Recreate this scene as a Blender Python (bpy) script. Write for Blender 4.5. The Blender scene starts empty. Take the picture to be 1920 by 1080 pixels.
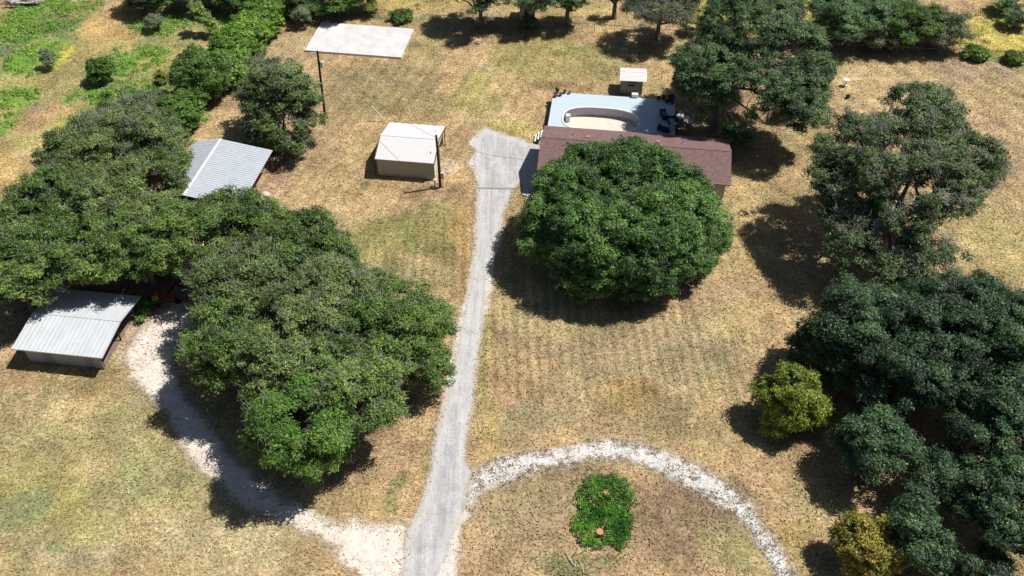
import bpy, bmesh, math, random
import numpy as np
from math import radians, sin, cos, tan, atan, pi
from mathutils import Vector
S = bpy.context.scene
COL = S.collection

# ---------------------------------------------------------------- camera, sky, sun, exposure
TH = radians(44.8); FP = 1663.0; CH = 60.0
cam_d = bpy.data.cameras.new('camera'); cam = bpy.data.objects.new('camera', cam_d); COL.objects.link(cam)
cam.location = (0, 0, CH); cam.rotation_euler = (pi / 2 - TH, 0, 0)
cam_d.sensor_width = 36; cam_d.lens = FP / 1920 * 36; cam_d.clip_end = 6000
S.camera = cam
SUN_AZ = (0.966, 0.259); SUN_EL = radians(60)
W = bpy.data.worlds.new('World'); S.world = W; W.use_nodes = True
nt = W.node_tree; bg = nt.nodes['Background']
sky = nt.nodes.new('ShaderNodeTexSky'); sky.sky_type = 'NISHITA'; sky.sun_disc = False
sky.sun_elevation = SUN_EL; sky.sun_rotation = math.atan2(SUN_AZ[0], SUN_AZ[1])
nt.links.new(sky.outputs[0], bg.inputs[0]); bg.inputs[1].default_value = 0.05
sl = bpy.data.lights.new('sun', 'SUN'); sl.energy = 5.0; sl.angle = radians(0.5); sl.color = (1, 0.955, 0.88)
so = bpy.data.objects.new('sun', sl); COL.objects.link(so)
sd = Vector((SUN_AZ[0] * cos(SUN_EL), SUN_AZ[1] * cos(SUN_EL), sin(SUN_EL)))
so.rotation_euler = sd.to_track_quat('Z', 'Y').to_euler(); so.location = (40, 10, 80)
S.view_settings.view_transform = 'Standard'; S.view_settings.look = 'None'
S.view_settings.exposure = 0.15; S.view_settings.gamma = 1
S.cycles.max_bounces = 5; S.cycles.diffuse_bounces = 3; S.cycles.transmission_bounces = 3
S.cycles.transparent_max_bounces = 6; S.cycles.caustics_reflective = False; S.cycles.caustics_refractive = False

rng = np.random.default_rng(7)

# photograph pixel (1920 wide) seen at height h -> world point
def P(u, v, h=0.0):
    a = TH + atan((v - 540) / FP)
    return Vector(((u - 960) / FP * (CH - h) / sin(a) * cos(a - TH), (CH - h) / tan(a), h))
def mpp(u, v, h=0.0):
    a = TH + atan((v - 540) / FP)
    return (CH - h) / sin(a) * cos(a - TH) / FP
ROT = radians(-7.3)
E1 = Vector((cos(ROT), sin(ROT), 0)); E2 = Vector((-sin(ROT), cos(ROT), 0)); EZ = Vector((0, 0, 1))

# ---------------------------------------------------------------- numeric noise
def vnoise(x, y, seed=0):
    xi = np.floor(x).astype(np.int64); yi = np.floor(y).astype(np.int64)
    fx = x - xi; fy = y - yi; fx = fx * fx * (3 - 2 * fx); fy = fy * fy * (3 - 2 * fy)
    def h(a, b):
        n = (a * 374761393 + b * 668265263 + seed * 1442695041) & 0xffffffff
        n = ((n ^ (n >> 13)) * 1274126177) & 0xffffffff
        return ((n ^ (n >> 16)) & 0xffff) / 65535.0
    return (h(xi, yi) * (1 - fx) + h(xi + 1, yi) * fx) * (1 - fy) + (h(xi, yi + 1) * (1 - fx) + h(xi + 1, yi + 1) * fx) * fy
def fbm(x, y, seed=0, o=4):
    s = 0; a = 0.5; t = 0
    for i in range(o):
        s = s + a * vnoise(x * 2 ** i, y * 2 ** i, seed + i * 17); t += a; a *= 0.55
    return s / t

# ---------------------------------------------------------------- materials
def new_mat(name):
    m = bpy.data.materials.new(name); m.use_nodes = True
    return m, m.node_tree, m.node_tree.nodes['Principled BSDF']
def mat(name, col, rough=0.8, var=0.12, scale=3.0, metal=0.0, bump=0.0, stretch=(1, 1, 1), spec=0.3, coat=0.0):
    m, t, b = new_mat(name); N = t.nodes; L = t.links
    b.inputs['Roughness'].default_value = rough; b.inputs['Metallic'].default_value = metal
    b.inputs['Specular IOR Level'].default_value = spec
    tc = N.new('ShaderNodeTexCoord'); mp = N.new('ShaderNodeMapping'); mp.inputs['Scale'].default_value = stretch
    L.new(tc.outputs['Object'], mp.inputs[0])
    n1 = N.new('ShaderNodeTexNoise'); n1.inputs['Scale'].default_value = scale; n1.inputs['Detail'].default_value = 8
    n1.inputs['Roughness'].default_value = 0.7
    L.new(mp.outputs[0], n1.inputs['Vector'])
    r = N.new('ShaderNodeMapRange'); r.inputs[1].default_value = 0.25; r.inputs[2].default_value = 0.75
    r.inputs[3].default_value = 1 - var; r.inputs[4].default_value = 1 + var
    L.new(n1.outputs['Fac'], r.inputs[0])
    mx = N.new('ShaderNodeVectorMath'); mx.operation = 'SCALE'; mx.inputs[0].default_value = col[:3]
    L.new(r.outputs[0], mx.inputs['Scale']); L.new(mx.outputs[0], b.inputs['Base Color'])
    if bump:
        bp = N.new('ShaderNodeBump'); bp.inputs['Strength'].default_value = bump; bp.inputs['Distance'].default_value = 0.05
        L.new(n1.outputs['Fac'], bp.inputs['Height']); L.new(bp.outputs[0], b.inputs['Normal'])
    return m

def leaf_mat(name, dark, mid, light, transl=0.22):
    m, t, b = new_mat(name); N = t.nodes; L = t.links
    at = N.new('ShaderNodeAttribute'); at.attribute_name = 'tone'
    cr = N.new('ShaderNodeValToRGB'); e = cr.color_ramp.elements
    e[0].position = 0.0; e[0].color = (*dark, 1); e[1].position = 1.0; e[1].color = (*light, 1)
    k = e.new(0.5); k.color = (*mid, 1)
    L.new(at.outputs['Fac'], cr.inputs[0]); L.new(cr.outputs[0], b.inputs['Base Color'])
    b.inputs['Roughness'].default_value = 0.5; b.inputs['Specular IOR Level'].default_value = 0.35
    tr = N.new('ShaderNodeBsdfTranslucent'); L.new(cr.outputs[0], tr.inputs[0])
    ms = N.new('ShaderNodeMixShader'); ms.inputs[0].default_value = transl
    L.new(b.outputs[0], ms.inputs[1]); L.new(tr.outputs[0], ms.inputs[2])
    L.new(ms.outputs[0], N['Material Output'].inputs['Surface'])
    return m

def ground_like(name, fine=True, rough=0.95):
    """colour from the vertex attribute 'col' (the ground's own colour), broken up by fine noise"""
    m, t, b = new_mat(name); N = t.nodes; L = t.links
    b.inputs['Roughness'].default_value = rough; b.inputs['Specular IOR Level'].default_value = 0.1
    at = N.new('ShaderNodeAttribute'); at.attribute_name = 'col'
    if not fine:
        L.new(at.outputs['Color'], b.inputs['Base Color']); return m
    tc = N.new('ShaderNodeTexCoord')
    def noise(s, d, ro=0.7, dist=0.0):
        n = N.new('ShaderNodeTexNoise'); n.inputs['Scale'].default_value = s; n.inputs['Detail'].default_value = d
        n.inputs['Roughness'].default_value = ro; n.inputs['Distortion'].default_value = dist
        L.new(tc.outputs['Object'], n.inputs['Vector']); return n
    def rng_(n, a, b_, c, d):
        r = N.new('ShaderNodeMapRange'); r.inputs[1].default_value = a; r.inputs[2].default_value = b_
        r.inputs[3].default_value = c; r.inputs[4].default_value = d; L.new(n.outputs['Fac'], r.inputs[0]); return r
    n7 = noise(1.9, 6, 0.72, 1.6); r7 = rng_(n7, 0.34, 0.66, 0.62, 1.36)
    n1 = noise(4.6, 8, 0.8, 0.5); n2 = noise(0.55, 5, 0.6); n3 = noise(1.1, 4, 0.6, 0.3)
    r1 = rng_(n1, 0.35, 0.65, 0.42, 1.55); r2 = rng_(n2, 0.3, 0.7, 0.86, 1.14)
    mu = N.new('ShaderNodeMath'); mu.operation = 'MULTIPLY'; L.new(r1.outputs[0], mu.inputs[0]); L.new(r2.outputs[0], mu.inputs[1])
    mu2 = N.new('ShaderNodeMath'); mu2.operation = 'MULTIPLY'; L.new(mu.outputs[0], mu2.inputs[0]); L.new(r7.outputs[0], mu2.inputs[1]); mu = mu2
    vm = N.new('ShaderNodeVectorMath'); vm.operation = 'SCALE'; L.new(at.outputs['Color'], vm.inputs[0]); L.new(mu.outputs[0], vm.inputs['Scale'])
    mx = N.new('ShaderNodeMix'); mx.data_type = 'RGBA'; mx.blend_type = 'MULTIPLY'
    r3 = rng_(n3, 0.52, 0.66, 0.0, 0.75); L.new(r3.outputs[0], mx.inputs[0])
    L.new(vm.outputs[0], mx.inputs[6]); mx.inputs[7].default_value = (0.76, 0.75, 0.70, 1)
    L.new(mx.outputs[2], b.inputs['Base Color'])
    bp = N.new('ShaderNodeBump'); bp.inputs['Strength'].default_value = 1.0; bp.inputs['Distance'].default_value = 0.10
    L.new(n1.outputs['Fac'], bp.inputs['Height']); L.new(bp.outputs[0], b.inputs['Normal'])
    return m

def gravel_mat(name, col, col2, scale=9, var=0.22, streak=True, patch=0.45, soft=.35, gaps=0.0, dust=(.46, .37, .25)):
    m, t, b = new_mat(name); N = t.nodes; L = t.links
    b.inputs['Roughness'].default_value = 0.9; b.inputs['Specular IOR Level'].default_value = 0.15
    tc = N.new('ShaderNodeTexCoord')
    def noise(s, d, ro, vec=None):
        n = N.new('ShaderNodeTexNoise'); n.inputs['Scale'].default_value = s; n.inputs['Detail'].default_value = d; n.inputs['Roughness'].default_value = ro
        L.new(vec or tc.outputs['Object'], n.inputs['Vector']); return n
    def mr(src, a, b_, c, d):
        r = N.new('ShaderNodeMapRange'); r.inputs[1].default_value = a; r.inputs[2].default_value = b_; r.inputs[3].default_value = c; r.inputs[4].default_value = d; L.new(src, r.inputs[0]); return r.outputs[0]
    def ma(op, a, b_):
        k = N.new('ShaderNodeMath'); k.operation = op
        for i, q in enumerate((a, b_)):
            if isinstance(q, (int, float)): k.inputs[i].default_value = q
            else: L.new(q, k.inputs[i])
        return k.outputs[0]
    n1 = noise(scale, 5, .85)
    mp = N.new('ShaderNodeMapping'); mp.inputs['Scale'].default_value = (2.2, 0.16 if streak else 2.2, 1); mp.inputs['Rotation'].default_value = (0, 0, radians(2))
    L.new(tc.outputs['Object'], mp.inputs[0])
    n2 = noise(.9, 8, .78, mp.outputs[0]); n6 = noise(.7, 6, .75)
    mx = N.new('ShaderNodeMix'); mx.data_type = 'RGBA'; L.new(mr(n2.outputs['Fac'], patch - .08, patch + .16, 0, 1), mx.inputs[0])
    mx.inputs[6].default_value = (*col, 1); mx.inputs[7].default_value = (*col2, 1)
    fac = ma('MULTIPLY', mr(n1.outputs['Fac'], .32, .68, 1 - var, 1 + var), mr(n6.outputs['Fac'], .3, .7, .76, 1.16))
    vm = N.new('ShaderNodeVectorMath'); vm.operation = 'SCALE'; L.new(mx.outputs[2], vm.inputs[0]); L.new(fac, vm.inputs['Scale'])
    at = N.new('ShaderNodeAttribute'); at.attribute_name = 'edge'
    g1 = noise(2.6, 9, .85); g2 = noise(7.5, 5, .8)
    e = ma('ADD', at.outputs['Fac'], ma('MULTIPLY', ma('SUBTRACT', g1.outputs['Fac'], .5), 2.4 if gaps else 1.7))
    e = ma('ADD', e, ma('MULTIPLY', ma('SUBTRACT', g2.outputs['Fac'], .5), 1.1))
    al = mr(e, -.05, soft, 0, 1)
    if gaps:
        g3 = noise(1.7, 9, .82); al = ma('MULTIPLY', al, mr(ma('ADD', g3.outputs['Fac'], ma('MULTIPLY', at.outputs['Fac'], .05)), gaps, gaps + .07, .12, 1))
    # dusty where the cover gets thin
    dm = N.new('ShaderNodeMix'); dm.data_type = 'RGBA'; L.new(mr(e, .0, 1.0, .75, 0), dm.inputs[0]); L.new(vm.outputs[0], dm.inputs[6]); dm.inputs[7].default_value = (*dust, 1)
    L.new(dm.outputs[2], b.inputs['Base Color'])
    bp = N.new('ShaderNodeBump'); bp.inputs['Strength'].default_value = 0.6; bp.inputs['Distance'].default_value = 0.04
    L.new(n1.outputs['Fac'], bp.inputs['Height']); L.new(bp.outputs[0], b.inputs['Normal'])
    L.new(al, b.inputs['Alpha'])
    return m

# ---------------------------------------------------------------- mesh helpers
def np_mesh(name, verts, faces, m=None, nper=4, attrs=None, parent=None, smooth=False, colattr=None):
    """verts (n,3); faces (k,nper)"""
    me = bpy.data.meshes.new(name)
    nv = len(verts); nf = len(faces)
    me.vertices.add(nv); me.vertices.foreach_set('co', np.asarray(verts, np.float32).ravel())
    me.loops.add(nf * nper); me.loops.foreach_set('vertex_index', np.asarray(faces, np.int32).ravel())
    me.polygons.add(nf); me.polygons.foreach_set('loop_start', np.arange(0, nf * nper, nper, dtype=np.int32))
    me.polygons.foreach_set('loop_total', np.full(nf, nper, np.int32))
    if smooth: me.polygons.foreach_set('use_smooth', np.ones(nf, bool))
    for k, a in (attrs or {}).items():
        at = me.attributes.new(k, 'FLOAT', 'FACE'); at.data.foreach_set('value', np.asarray(a, np.float32))
    if colattr is not None:
        at = me.attributes.new('col', 'FLOAT_COLOR', 'POINT')
        c = np.ones((nv, 4), np.float32); c[:, :3] = colattr; at.data.foreach_set('color', c.ravel())
    me.update(calc_edges=True)
    o = bpy.data.objects.new(name, me); COL.objects.link(o)
    if m: me.materials.append(m)
    if parent: o.parent = parent
    return o
def tag(o, label=None, cat=None, group=None, kind=None):
    if label: o['label'] = label
    if cat: o['category'] = cat
    if group: o['group'] = group
    if kind: o['kind'] = kind
    return o
def thing(name, label, cat, loc=(0, 0, 0), rz=0.0, group=None):
    o = bpy.data.objects.new(name, None); COL.objects.link(o); o.location = loc; o.rotation_euler = (0, 0, rz)
    return tag(o, label, cat, group)

class MB:
    """collects boxes, tubes, polygons into one mesh"""
    def __init__(s): s.v = []; s.f = []
    def add(s, vs, fs):
        k = len(s.v); s.v += [tuple(x) for x in vs]; s.f += [tuple(i + k for i in f) for f in fs]; return s
    def box(s, x0, x1, y0, y1, z0, z1):
        return s.add([(x0, y0, z0), (x1, y0, z0), (x1, y1, z0), (x0, y1, z0), (x0, y0, z1), (x1, y0, z1), (x1, y1, z1), (x0, y1, z1)],
                     [(0, 3, 2, 1), (4, 5, 6, 7), (0, 1, 5, 4), (1, 2, 6, 5), (2, 3, 7, 6), (3, 0, 4, 7)])
    def slab(s, pts, th):
        """polygon (ccw from above) extruded downwards by th"""
        n = len(pts); up = [Vector(p) for p in pts]; dn = [p - Vector((0, 0, th)) for p in up]
        return s.add(up + dn, [tuple(range(n)), tuple(range(2 * n - 1, n - 1, -1))] + [(i, i + n, (i + 1) % n + n, (i + 1) % n) for i in range(n)])
    def prism(s, pts2, axis, a, b):
        """profile pts2 [(p,z)] extruded along x ('x': p is y) or y ('y': p is x)"""
        n = len(pts2)
        if axis == 'x': A = [(a, p, z) for p, z in pts2]; B = [(b, p, z) for p, z in pts2]
        else: A = [(p, a, z) for p, z in pts2]; B = [(p, b, z) for p, z in pts2]
        return s.add(A + B, [tuple(range(n))[::-1], tuple(range(n, 2 * n))] + [(i, (i + 1) % n, (i + 1) % n + n, i + n) for i in range(n)])
    def tube(s, pts, rads, n=8, caps=True):
        pts = [Vector(p) for p in pts]
        if not hasattr(rads, '__len__'): rads = [rads] * len(pts)
        rings = []
        for i, p in enumerate(pts):
            d = (pts[min(i + 1, len(pts) - 1)] - pts[max(i - 1, 0)]).normalized()
            u = d.cross(Vector((0, 0, 1)) if abs(d.z) < 0.9 else Vector((1, 0, 0))).normalized(); w = d.cross(u)
            rings.append([p + (u * cos(2 * pi * k / n) + w * sin(2 * pi * k / n)) * rads[i] for k in range(n)])
        vs = [q for r in rings for q in r]; fs = []
        for i in range(len(pts) - 1):
            for k in range(n): fs.append((i * n + k, i * n + (k + 1) % n, (i + 1) * n + (k + 1) % n, (i + 1) * n + k))
        if caps: fs += [tuple(range(n))[::-1], tuple(range((len(pts) - 1) * n, len(pts) * n))]
        return s.add(vs, fs)
    def lathe(s, prof, c=(0, 0, 0), n=16, sq=(1, 1)):
        vs = [(c[0] + r * cos(2 * pi * k / n) * sq[0], c[1] + r * sin(2 * pi * k / n) * sq[1], c[2] + z) for r, z in prof for k in range(n)]
        fs = [(i * n + k, i * n + (k + 1) % n, (i + 1) * n + (k + 1) % n, (i + 1) * n + k) for i in range(len(prof) - 1) for k in range(n)]
        fs += [tuple(range(n))[::-1], tuple(range((len(prof) - 1) * n, len(prof) * n))]
        return s.add(vs, fs)
    def build(s, name, m, parent=None, bevel=0.0, smooth=False):
        me = bpy.data.meshes.new(name); me.from_pydata(s.v, [], s.f); me.update()
        bm = bmesh.new(); bm.from_mesh(me); bmesh.ops.recalc_face_normals(bm, faces=bm.faces)
        if bevel: bmesh.ops.bevel(bm, geom=list(bm.edges), offset=bevel, segments=2, affect='EDGES', profile=0.7)
        bm.to_mesh(me); bm.free()
        if smooth:
            for p in me.polygons: p.use_smooth = True
        o = bpy.data.objects.new(name, me); COL.objects.link(o); me.materials.append(m)
        if parent: o.parent = parent
        return o

def sticks(P0, P1, r0, r1, n=3):
    """many tapered sticks at once -> verts, quad faces"""
    P0 = np.asarray(P0, float); P1 = np.asarray(P1, float); k = len(P0)
    r0 = np.broadcast_to(np.asarray(r0, float), (k,)); r1 = np.broadcast_to(np.asarray(r1, float), (k,))
    d = P1 - P0; d /= np.linalg.norm(d, axis=1, keepdims=True) + 1e-9
    ref = np.where(np.abs(d[:, 2:3]) < 0.9, [[0, 0, 1.0]], [[1.0, 0, 0]])
    u = np.cross(d, ref); u /= np.linalg.norm(u, axis=1, keepdims=True) + 1e-9; w = np.cross(d, u)
    V = np.zeros((k, 2 * n, 3))
    for j in range(n):
        o = u * cos(2 * pi * j / n) + w * sin(2 * pi * j / n)
        V[:, j] = P0 + o * r0[:, None]; V[:, n + j] = P1 + o * r1[:, None]
    base = np.arange(k)[:, None] * (2 * n); Fs = []
    for j in range(n):
        Fs.append(np.stack([base[:, 0] + j, base[:, 0] + (j + 1) % n, base[:, 0] + n + (j + 1) % n, base[:, 0] + n + j], 1))
    return V.reshape(-1, 3), np.concatenate(Fs)

def rand_dirs(n, r):
    v = r.normal(size=(n, 3)); return v / (np.linalg.norm(v, axis=1, keepdims=True) + 1e-9)

def leaf_quads(C, Nrm, size, r, aspect=0.5, fold=0.0):
    """diamond leaves (sprays) centred at C with normals near Nrm"""
    k = len(C); Nn = Nrm + r.normal(size=(k, 3)) * 0.55; Nn /= np.linalg.norm(Nn, axis=1, keepdims=True) + 1e-9
    t = np.cross(Nn, rand_dirs(k, r)); t /= np.linalg.norm(t, axis=1, keepdims=True) + 1e-9; b = np.cross(Nn, t)
    s = size * r.uniform(0.6, 1.35, k)[:, None]
    V = np.stack([C - t * s, C + b * s * aspect + t * s * r.uniform(-.3, .3, (k, 1)), C + t * s, C - b * s * aspect + t * s * r.uniform(-.3, .3, (k, 1))], 1)
    return V.reshape(-1, 3), np.arange(4 * k).reshape(k, 4)

BARK = mat('bark', (0.17, 0.145, 0.125), 0.95, 0.35, 6, bump=0.8, stretch=(1, 1, 0.3))
BARK_GREY = mat('grey_bark', (0.34, 0.33, 0.29), 0.9, 0.3, 6, bump=0.6)

def auto_lobes(u, v, h, r, rz, n=7, seed=0, k=0.42, low=-0.35, core=.82):
    """one main ellipsoid and n puffs on its surface, centred where pixel (u,v) is seen at height h"""
    q = np.random.default_rng(seed + 1000); c = P(u, v, h); out = [(c.x, c.y, c.z, r * core, r * core, rz * core)]
    off = q.uniform(0, 6)
    for i in range(n):
        ph = off + i * 2.399; z = low + (1 - low) * ((i + 0.5) / n) ** 1.1 * 0.92; s = math.sqrt(max(0, 1 - z * z))
        kk = k * q.uniform(0.75, 1.2)
        out.append((c.x + r * (1 - kk) * s * cos(ph), c.y + r * (1 - kk) * s * sin(ph), c.z + rz * (1 - kk * .6) * z, r * kk, r * kk, max(rz * kk * 0.95, r * kk * .6)))
    return out
def px_lobe(u, v, h, r, rz=None):
    c = P(u, v, h); return (c.x, c.y, c.z, r, r, rz or r * 0.72)

GAPS = [(356, 503, .55), (345, 548, .7), (283, 562, .8), (290, 340, 1.2), (684, 634, .45), (742, 628, .4), (1730, 792, 1.3), (1700, 600, .4), (1795, 672, .35), (250, 585, .7), (520, 735, .35), (415, 745, .3)]
def tree(name, label, cat, base, lobes, lm, seed, leaf=0.15, dens=1.0, cover=1.0, twig=1.0, trunk_r=0.35, fork=2.2, group=None,
         bark=None, clump=0.66, bare=0.0, twig_r=0.021, upright=0.0, limbs=9, lay=3.0, stems=1, flat=0.6, drop=0.0):
    """tapered trunk, limbs and branchlets, and a crown of leaf clumps over the lobes"""
    r = np.random.default_rng(seed); bark = bark or BARK
    root = thing(name, label, cat, (base[0], base[1], 0), group=group)
    lob = np.array(lobes); off = np.array([base[0], base[1], 0.0]); lob[:, :3] -= off
    # clump centres on lobe surfaces
    Cs = []; Ds = []
    for i, L in enumerate(lob):
        area = 4 * pi * ((L[3] * L[4]) ** 0.8 * 0.5 + (L[3] * L[5]) ** 0.8 * 0.5) ** 1.25
        n = max(6, int(area / (clump * clump * 1.15) * dens))
        d = rand_dirs(n, r); d = d[d[:, 2] > -0.45 - r.uniform(0, 0.3, len(d))]
        rad = r.uniform(0.82, 1.05, len(d))
        inner = r.uniform(size=len(d)) < 0.18; rad = np.where(inner, r.uniform(0.4, 0.8, len(d)), rad)
        c = L[:3] + d * L[3:6] * rad[:, None]
        keep = np.ones(len(c), bool)
        for j, M in enumerate(lob):
            if j == i: continue
            q = np.linalg.norm((c - M[:3]) / M[3:6], axis=1); keep &= (q > 0.78) | (r.uniform(size=len(c)) < 0.08)
        keep &= c[:, 2] > 0.25 * clump
        Cs.append(c[keep]); Ds.append(d[keep])
    C = np.concatenate(Cs); D = np.concatenate(Ds)
    C = C + r.normal(size=C.shape) * clump * 0.28
    # drop clumps in patches so that holes show what is behind
    nz = fbm(C[:, 0] * 0.35 + seed * 3.1 + 50, C[:, 1] * 0.35 + C[:, 2] * 0.3 + 50, seed, 3)
    keep = np.ones(len(C), bool)
    for (hu, hv, hr) in GAPS:            # places where the canopy opens
        a3 = np.array(P(hu, hv, .8)) - off; b3 = np.array(P(hu, hv, 10.0)) - off; ab = b3 - a3
        tt = np.clip(((C - a3) @ ab) / (ab @ ab), 0, 1); keep &= np.linalg.norm(C - a3 - tt[:, None] * ab, axis=1) > hr + .35 * clump
    C = C[keep]; D = D[keep]; nz = nz[keep]
    if cover < 1: sel = nz > np.quantile(nz, 1 - cover); C = C[sel]; D = D[sel]; nz = nz[sel]
    k = len(C)
    isbare = r.uniform(size=k) < bare
    cr = clump * r.uniform(0.65, 1.3, k)
    nl = (lay * 3.3 * cr ** 2 / (leaf * leaf) * 0.40).astype(int) + 3
    nl = np.where(isbare, (nl * 0.18).astype(int), nl)
    idx = np.repeat(np.arange(k), nl); m = len(idx)
    dd = rand_dirs(m, r); dd[:, 2] = np.abs(dd[:, 2]) * 0.75 + dd[:, 2] * 0.25
    rr = r.uniform(0.15, 1, m) ** 0.45
    lump = 1 + 0.35 * np.sin(dd[:, 0] * 5 + idx * 1.7) * np.sin(dd[:, 1] * 5 + idx * 2.3)
    pos = C[idx] + dd * np.array([1, 1, flat + upright]) * (cr[idx] * rr * lump)[:, None]
    pos[:, 2] -= drop * r.uniform(0, 1, m) ** 2 * cr[idx]
    nor = dd * 0.7 + D[idx] * 0.45 + np.array([0, 0, 0.5 - upright * 0.5])
    V, Fc = leaf_quads(pos, nor, leaf, r, 0.5)
    ctone = np.clip(r.normal(0.47, 0.17, k) + (fbm(C[:, 0] * .3 + 9, C[:, 1] * .3 + 9, seed + 5, 2) - .5) * 0.8, 0, 1)
    tone = np.clip(ctone[idx] + r.normal(0, 0.22, m), 0, 1)
    crown = np_mesh('crown', V, Fc, lm, 4, {'tone': tone}, root)
    # trunk and limbs
    top = np.array([0, 0, fork]); mb = MB()
    cen = lob[:, :3].mean(0)
    ends = []; seg0 = []; seg1 = []; ra = []; rb = []
    nl_ = min(limbs, k); ch = [int(r.integers(k))]; dm = np.linalg.norm(C - C[ch[0]], axis=1)
    for _ in range(nl_ - 1): ch.append(int(dm.argmax())); dm = np.minimum(dm, np.linalg.norm(C - C[ch[-1]], axis=1))
    tgt = C[ch] * np.array([0.66, 0.66, 0.66]) + np.array([0, 0, .5])
    Q = []; QR = []
    for s in range(stems):
        o = np.array([r.normal() * .25 * (stems > 1), r.normal() * .25 * (stems > 1), 0.0])
        mb.tube([o + [0, 0, -0.2], o + [0, 0, 0.15], (o + top) * 0.55 + r.normal(size=3) * .06, o * 1.8 + top],
                [trunk_r * 1.7 / stems ** .5, trunk_r * 1.15 / stems ** .5, trunk_r * .95 / stems ** .5, trunk_r * .8 / stems ** .5], 10)
    for i in range(nl_):
        e = tgt[i]; pts = []
        wob = r.normal(size=(2, 3)) * 0.35 * min(1, np.linalg.norm(e) / 6)
        for s in np.linspace(0, 1, 6):
            p = top * (1 - s) + e * s; p = p + np.array([0, 0, 1]) * sin(pi * s) * 0.12 * np.linalg.norm(e - top) + wob[0] * sin(pi * s) + wob[1] * sin(2 * pi * s); pts.append(p)
        rad = [trunk_r * (0.55 - 0.45 * s) for s in np.linspace(0, 1, 6)]
        mb.tube(pts, rad, 7)
        for a in range(1, 6): Q.append(pts[a]); QR.append(rad[a])
    mb.build('trunk', bark, root, smooth=True)
    Q = np.array(Q); QR = np.array(QR)
    # branches from limbs to the clumps, and fine bare twigs
    dist = ((C[:, None] - Q[None]) ** 2).sum(2); near = dist.argmin(1)
    q0 = Q[near]; mid = (q0 + C) / 2 + r.normal(size=C.shape) * 0.25 + [0, 0, 0.12]
    b0 = np.minimum(QR[near] * .55, 0.10 * trunk_r / .35) + 0.012
    S0 = [q0, mid]; S1 = [mid, C]; R0 = [b0, b0 * .7]; R1 = [b0 * .7, np.full(k, .016)]
    nt_ = int(k * 3.2 * twig)
    if nt_ > 0:
        w = np.where(isbare, 5.0, 1.0); w /= w.sum()
        ti = r.choice(k, nt_, p=w); td = rand_dirs(nt_, r) * [1, 1, .6] + D[ti] * .6 + [0, 0, .25]
        td /= np.linalg.norm(td, axis=1, keepdims=True); st = C[ti] + r.normal(size=(nt_, 3)) * cr[ti, None] * .25
        L1 = cr[ti] * r.uniform(.5, .95, nt_); m1 = st + td * L1[:, None]
        td2 = td + rand_dirs(nt_, r) * 1.1; m2 = m1 + td2 * (L1 * .45)[:, None]
        S0 += [st, m1]; S1 += [m1, m2]; R0 += [np.full(nt_, twig_r), np.full(nt_, twig_r * .75)]; R1 += [np.full(nt_, twig_r * .75), np.full(nt_, twig_r * .35)]
    V, Fc = sticks(np.concatenate(S0), np.concatenate(S1), np.concatenate(R0), np.concatenate(R1), 3)
    np_mesh('branches', V, Fc, BARK_GREY if twig >= .9 else bark, 4, None, root)
    return root

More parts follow.
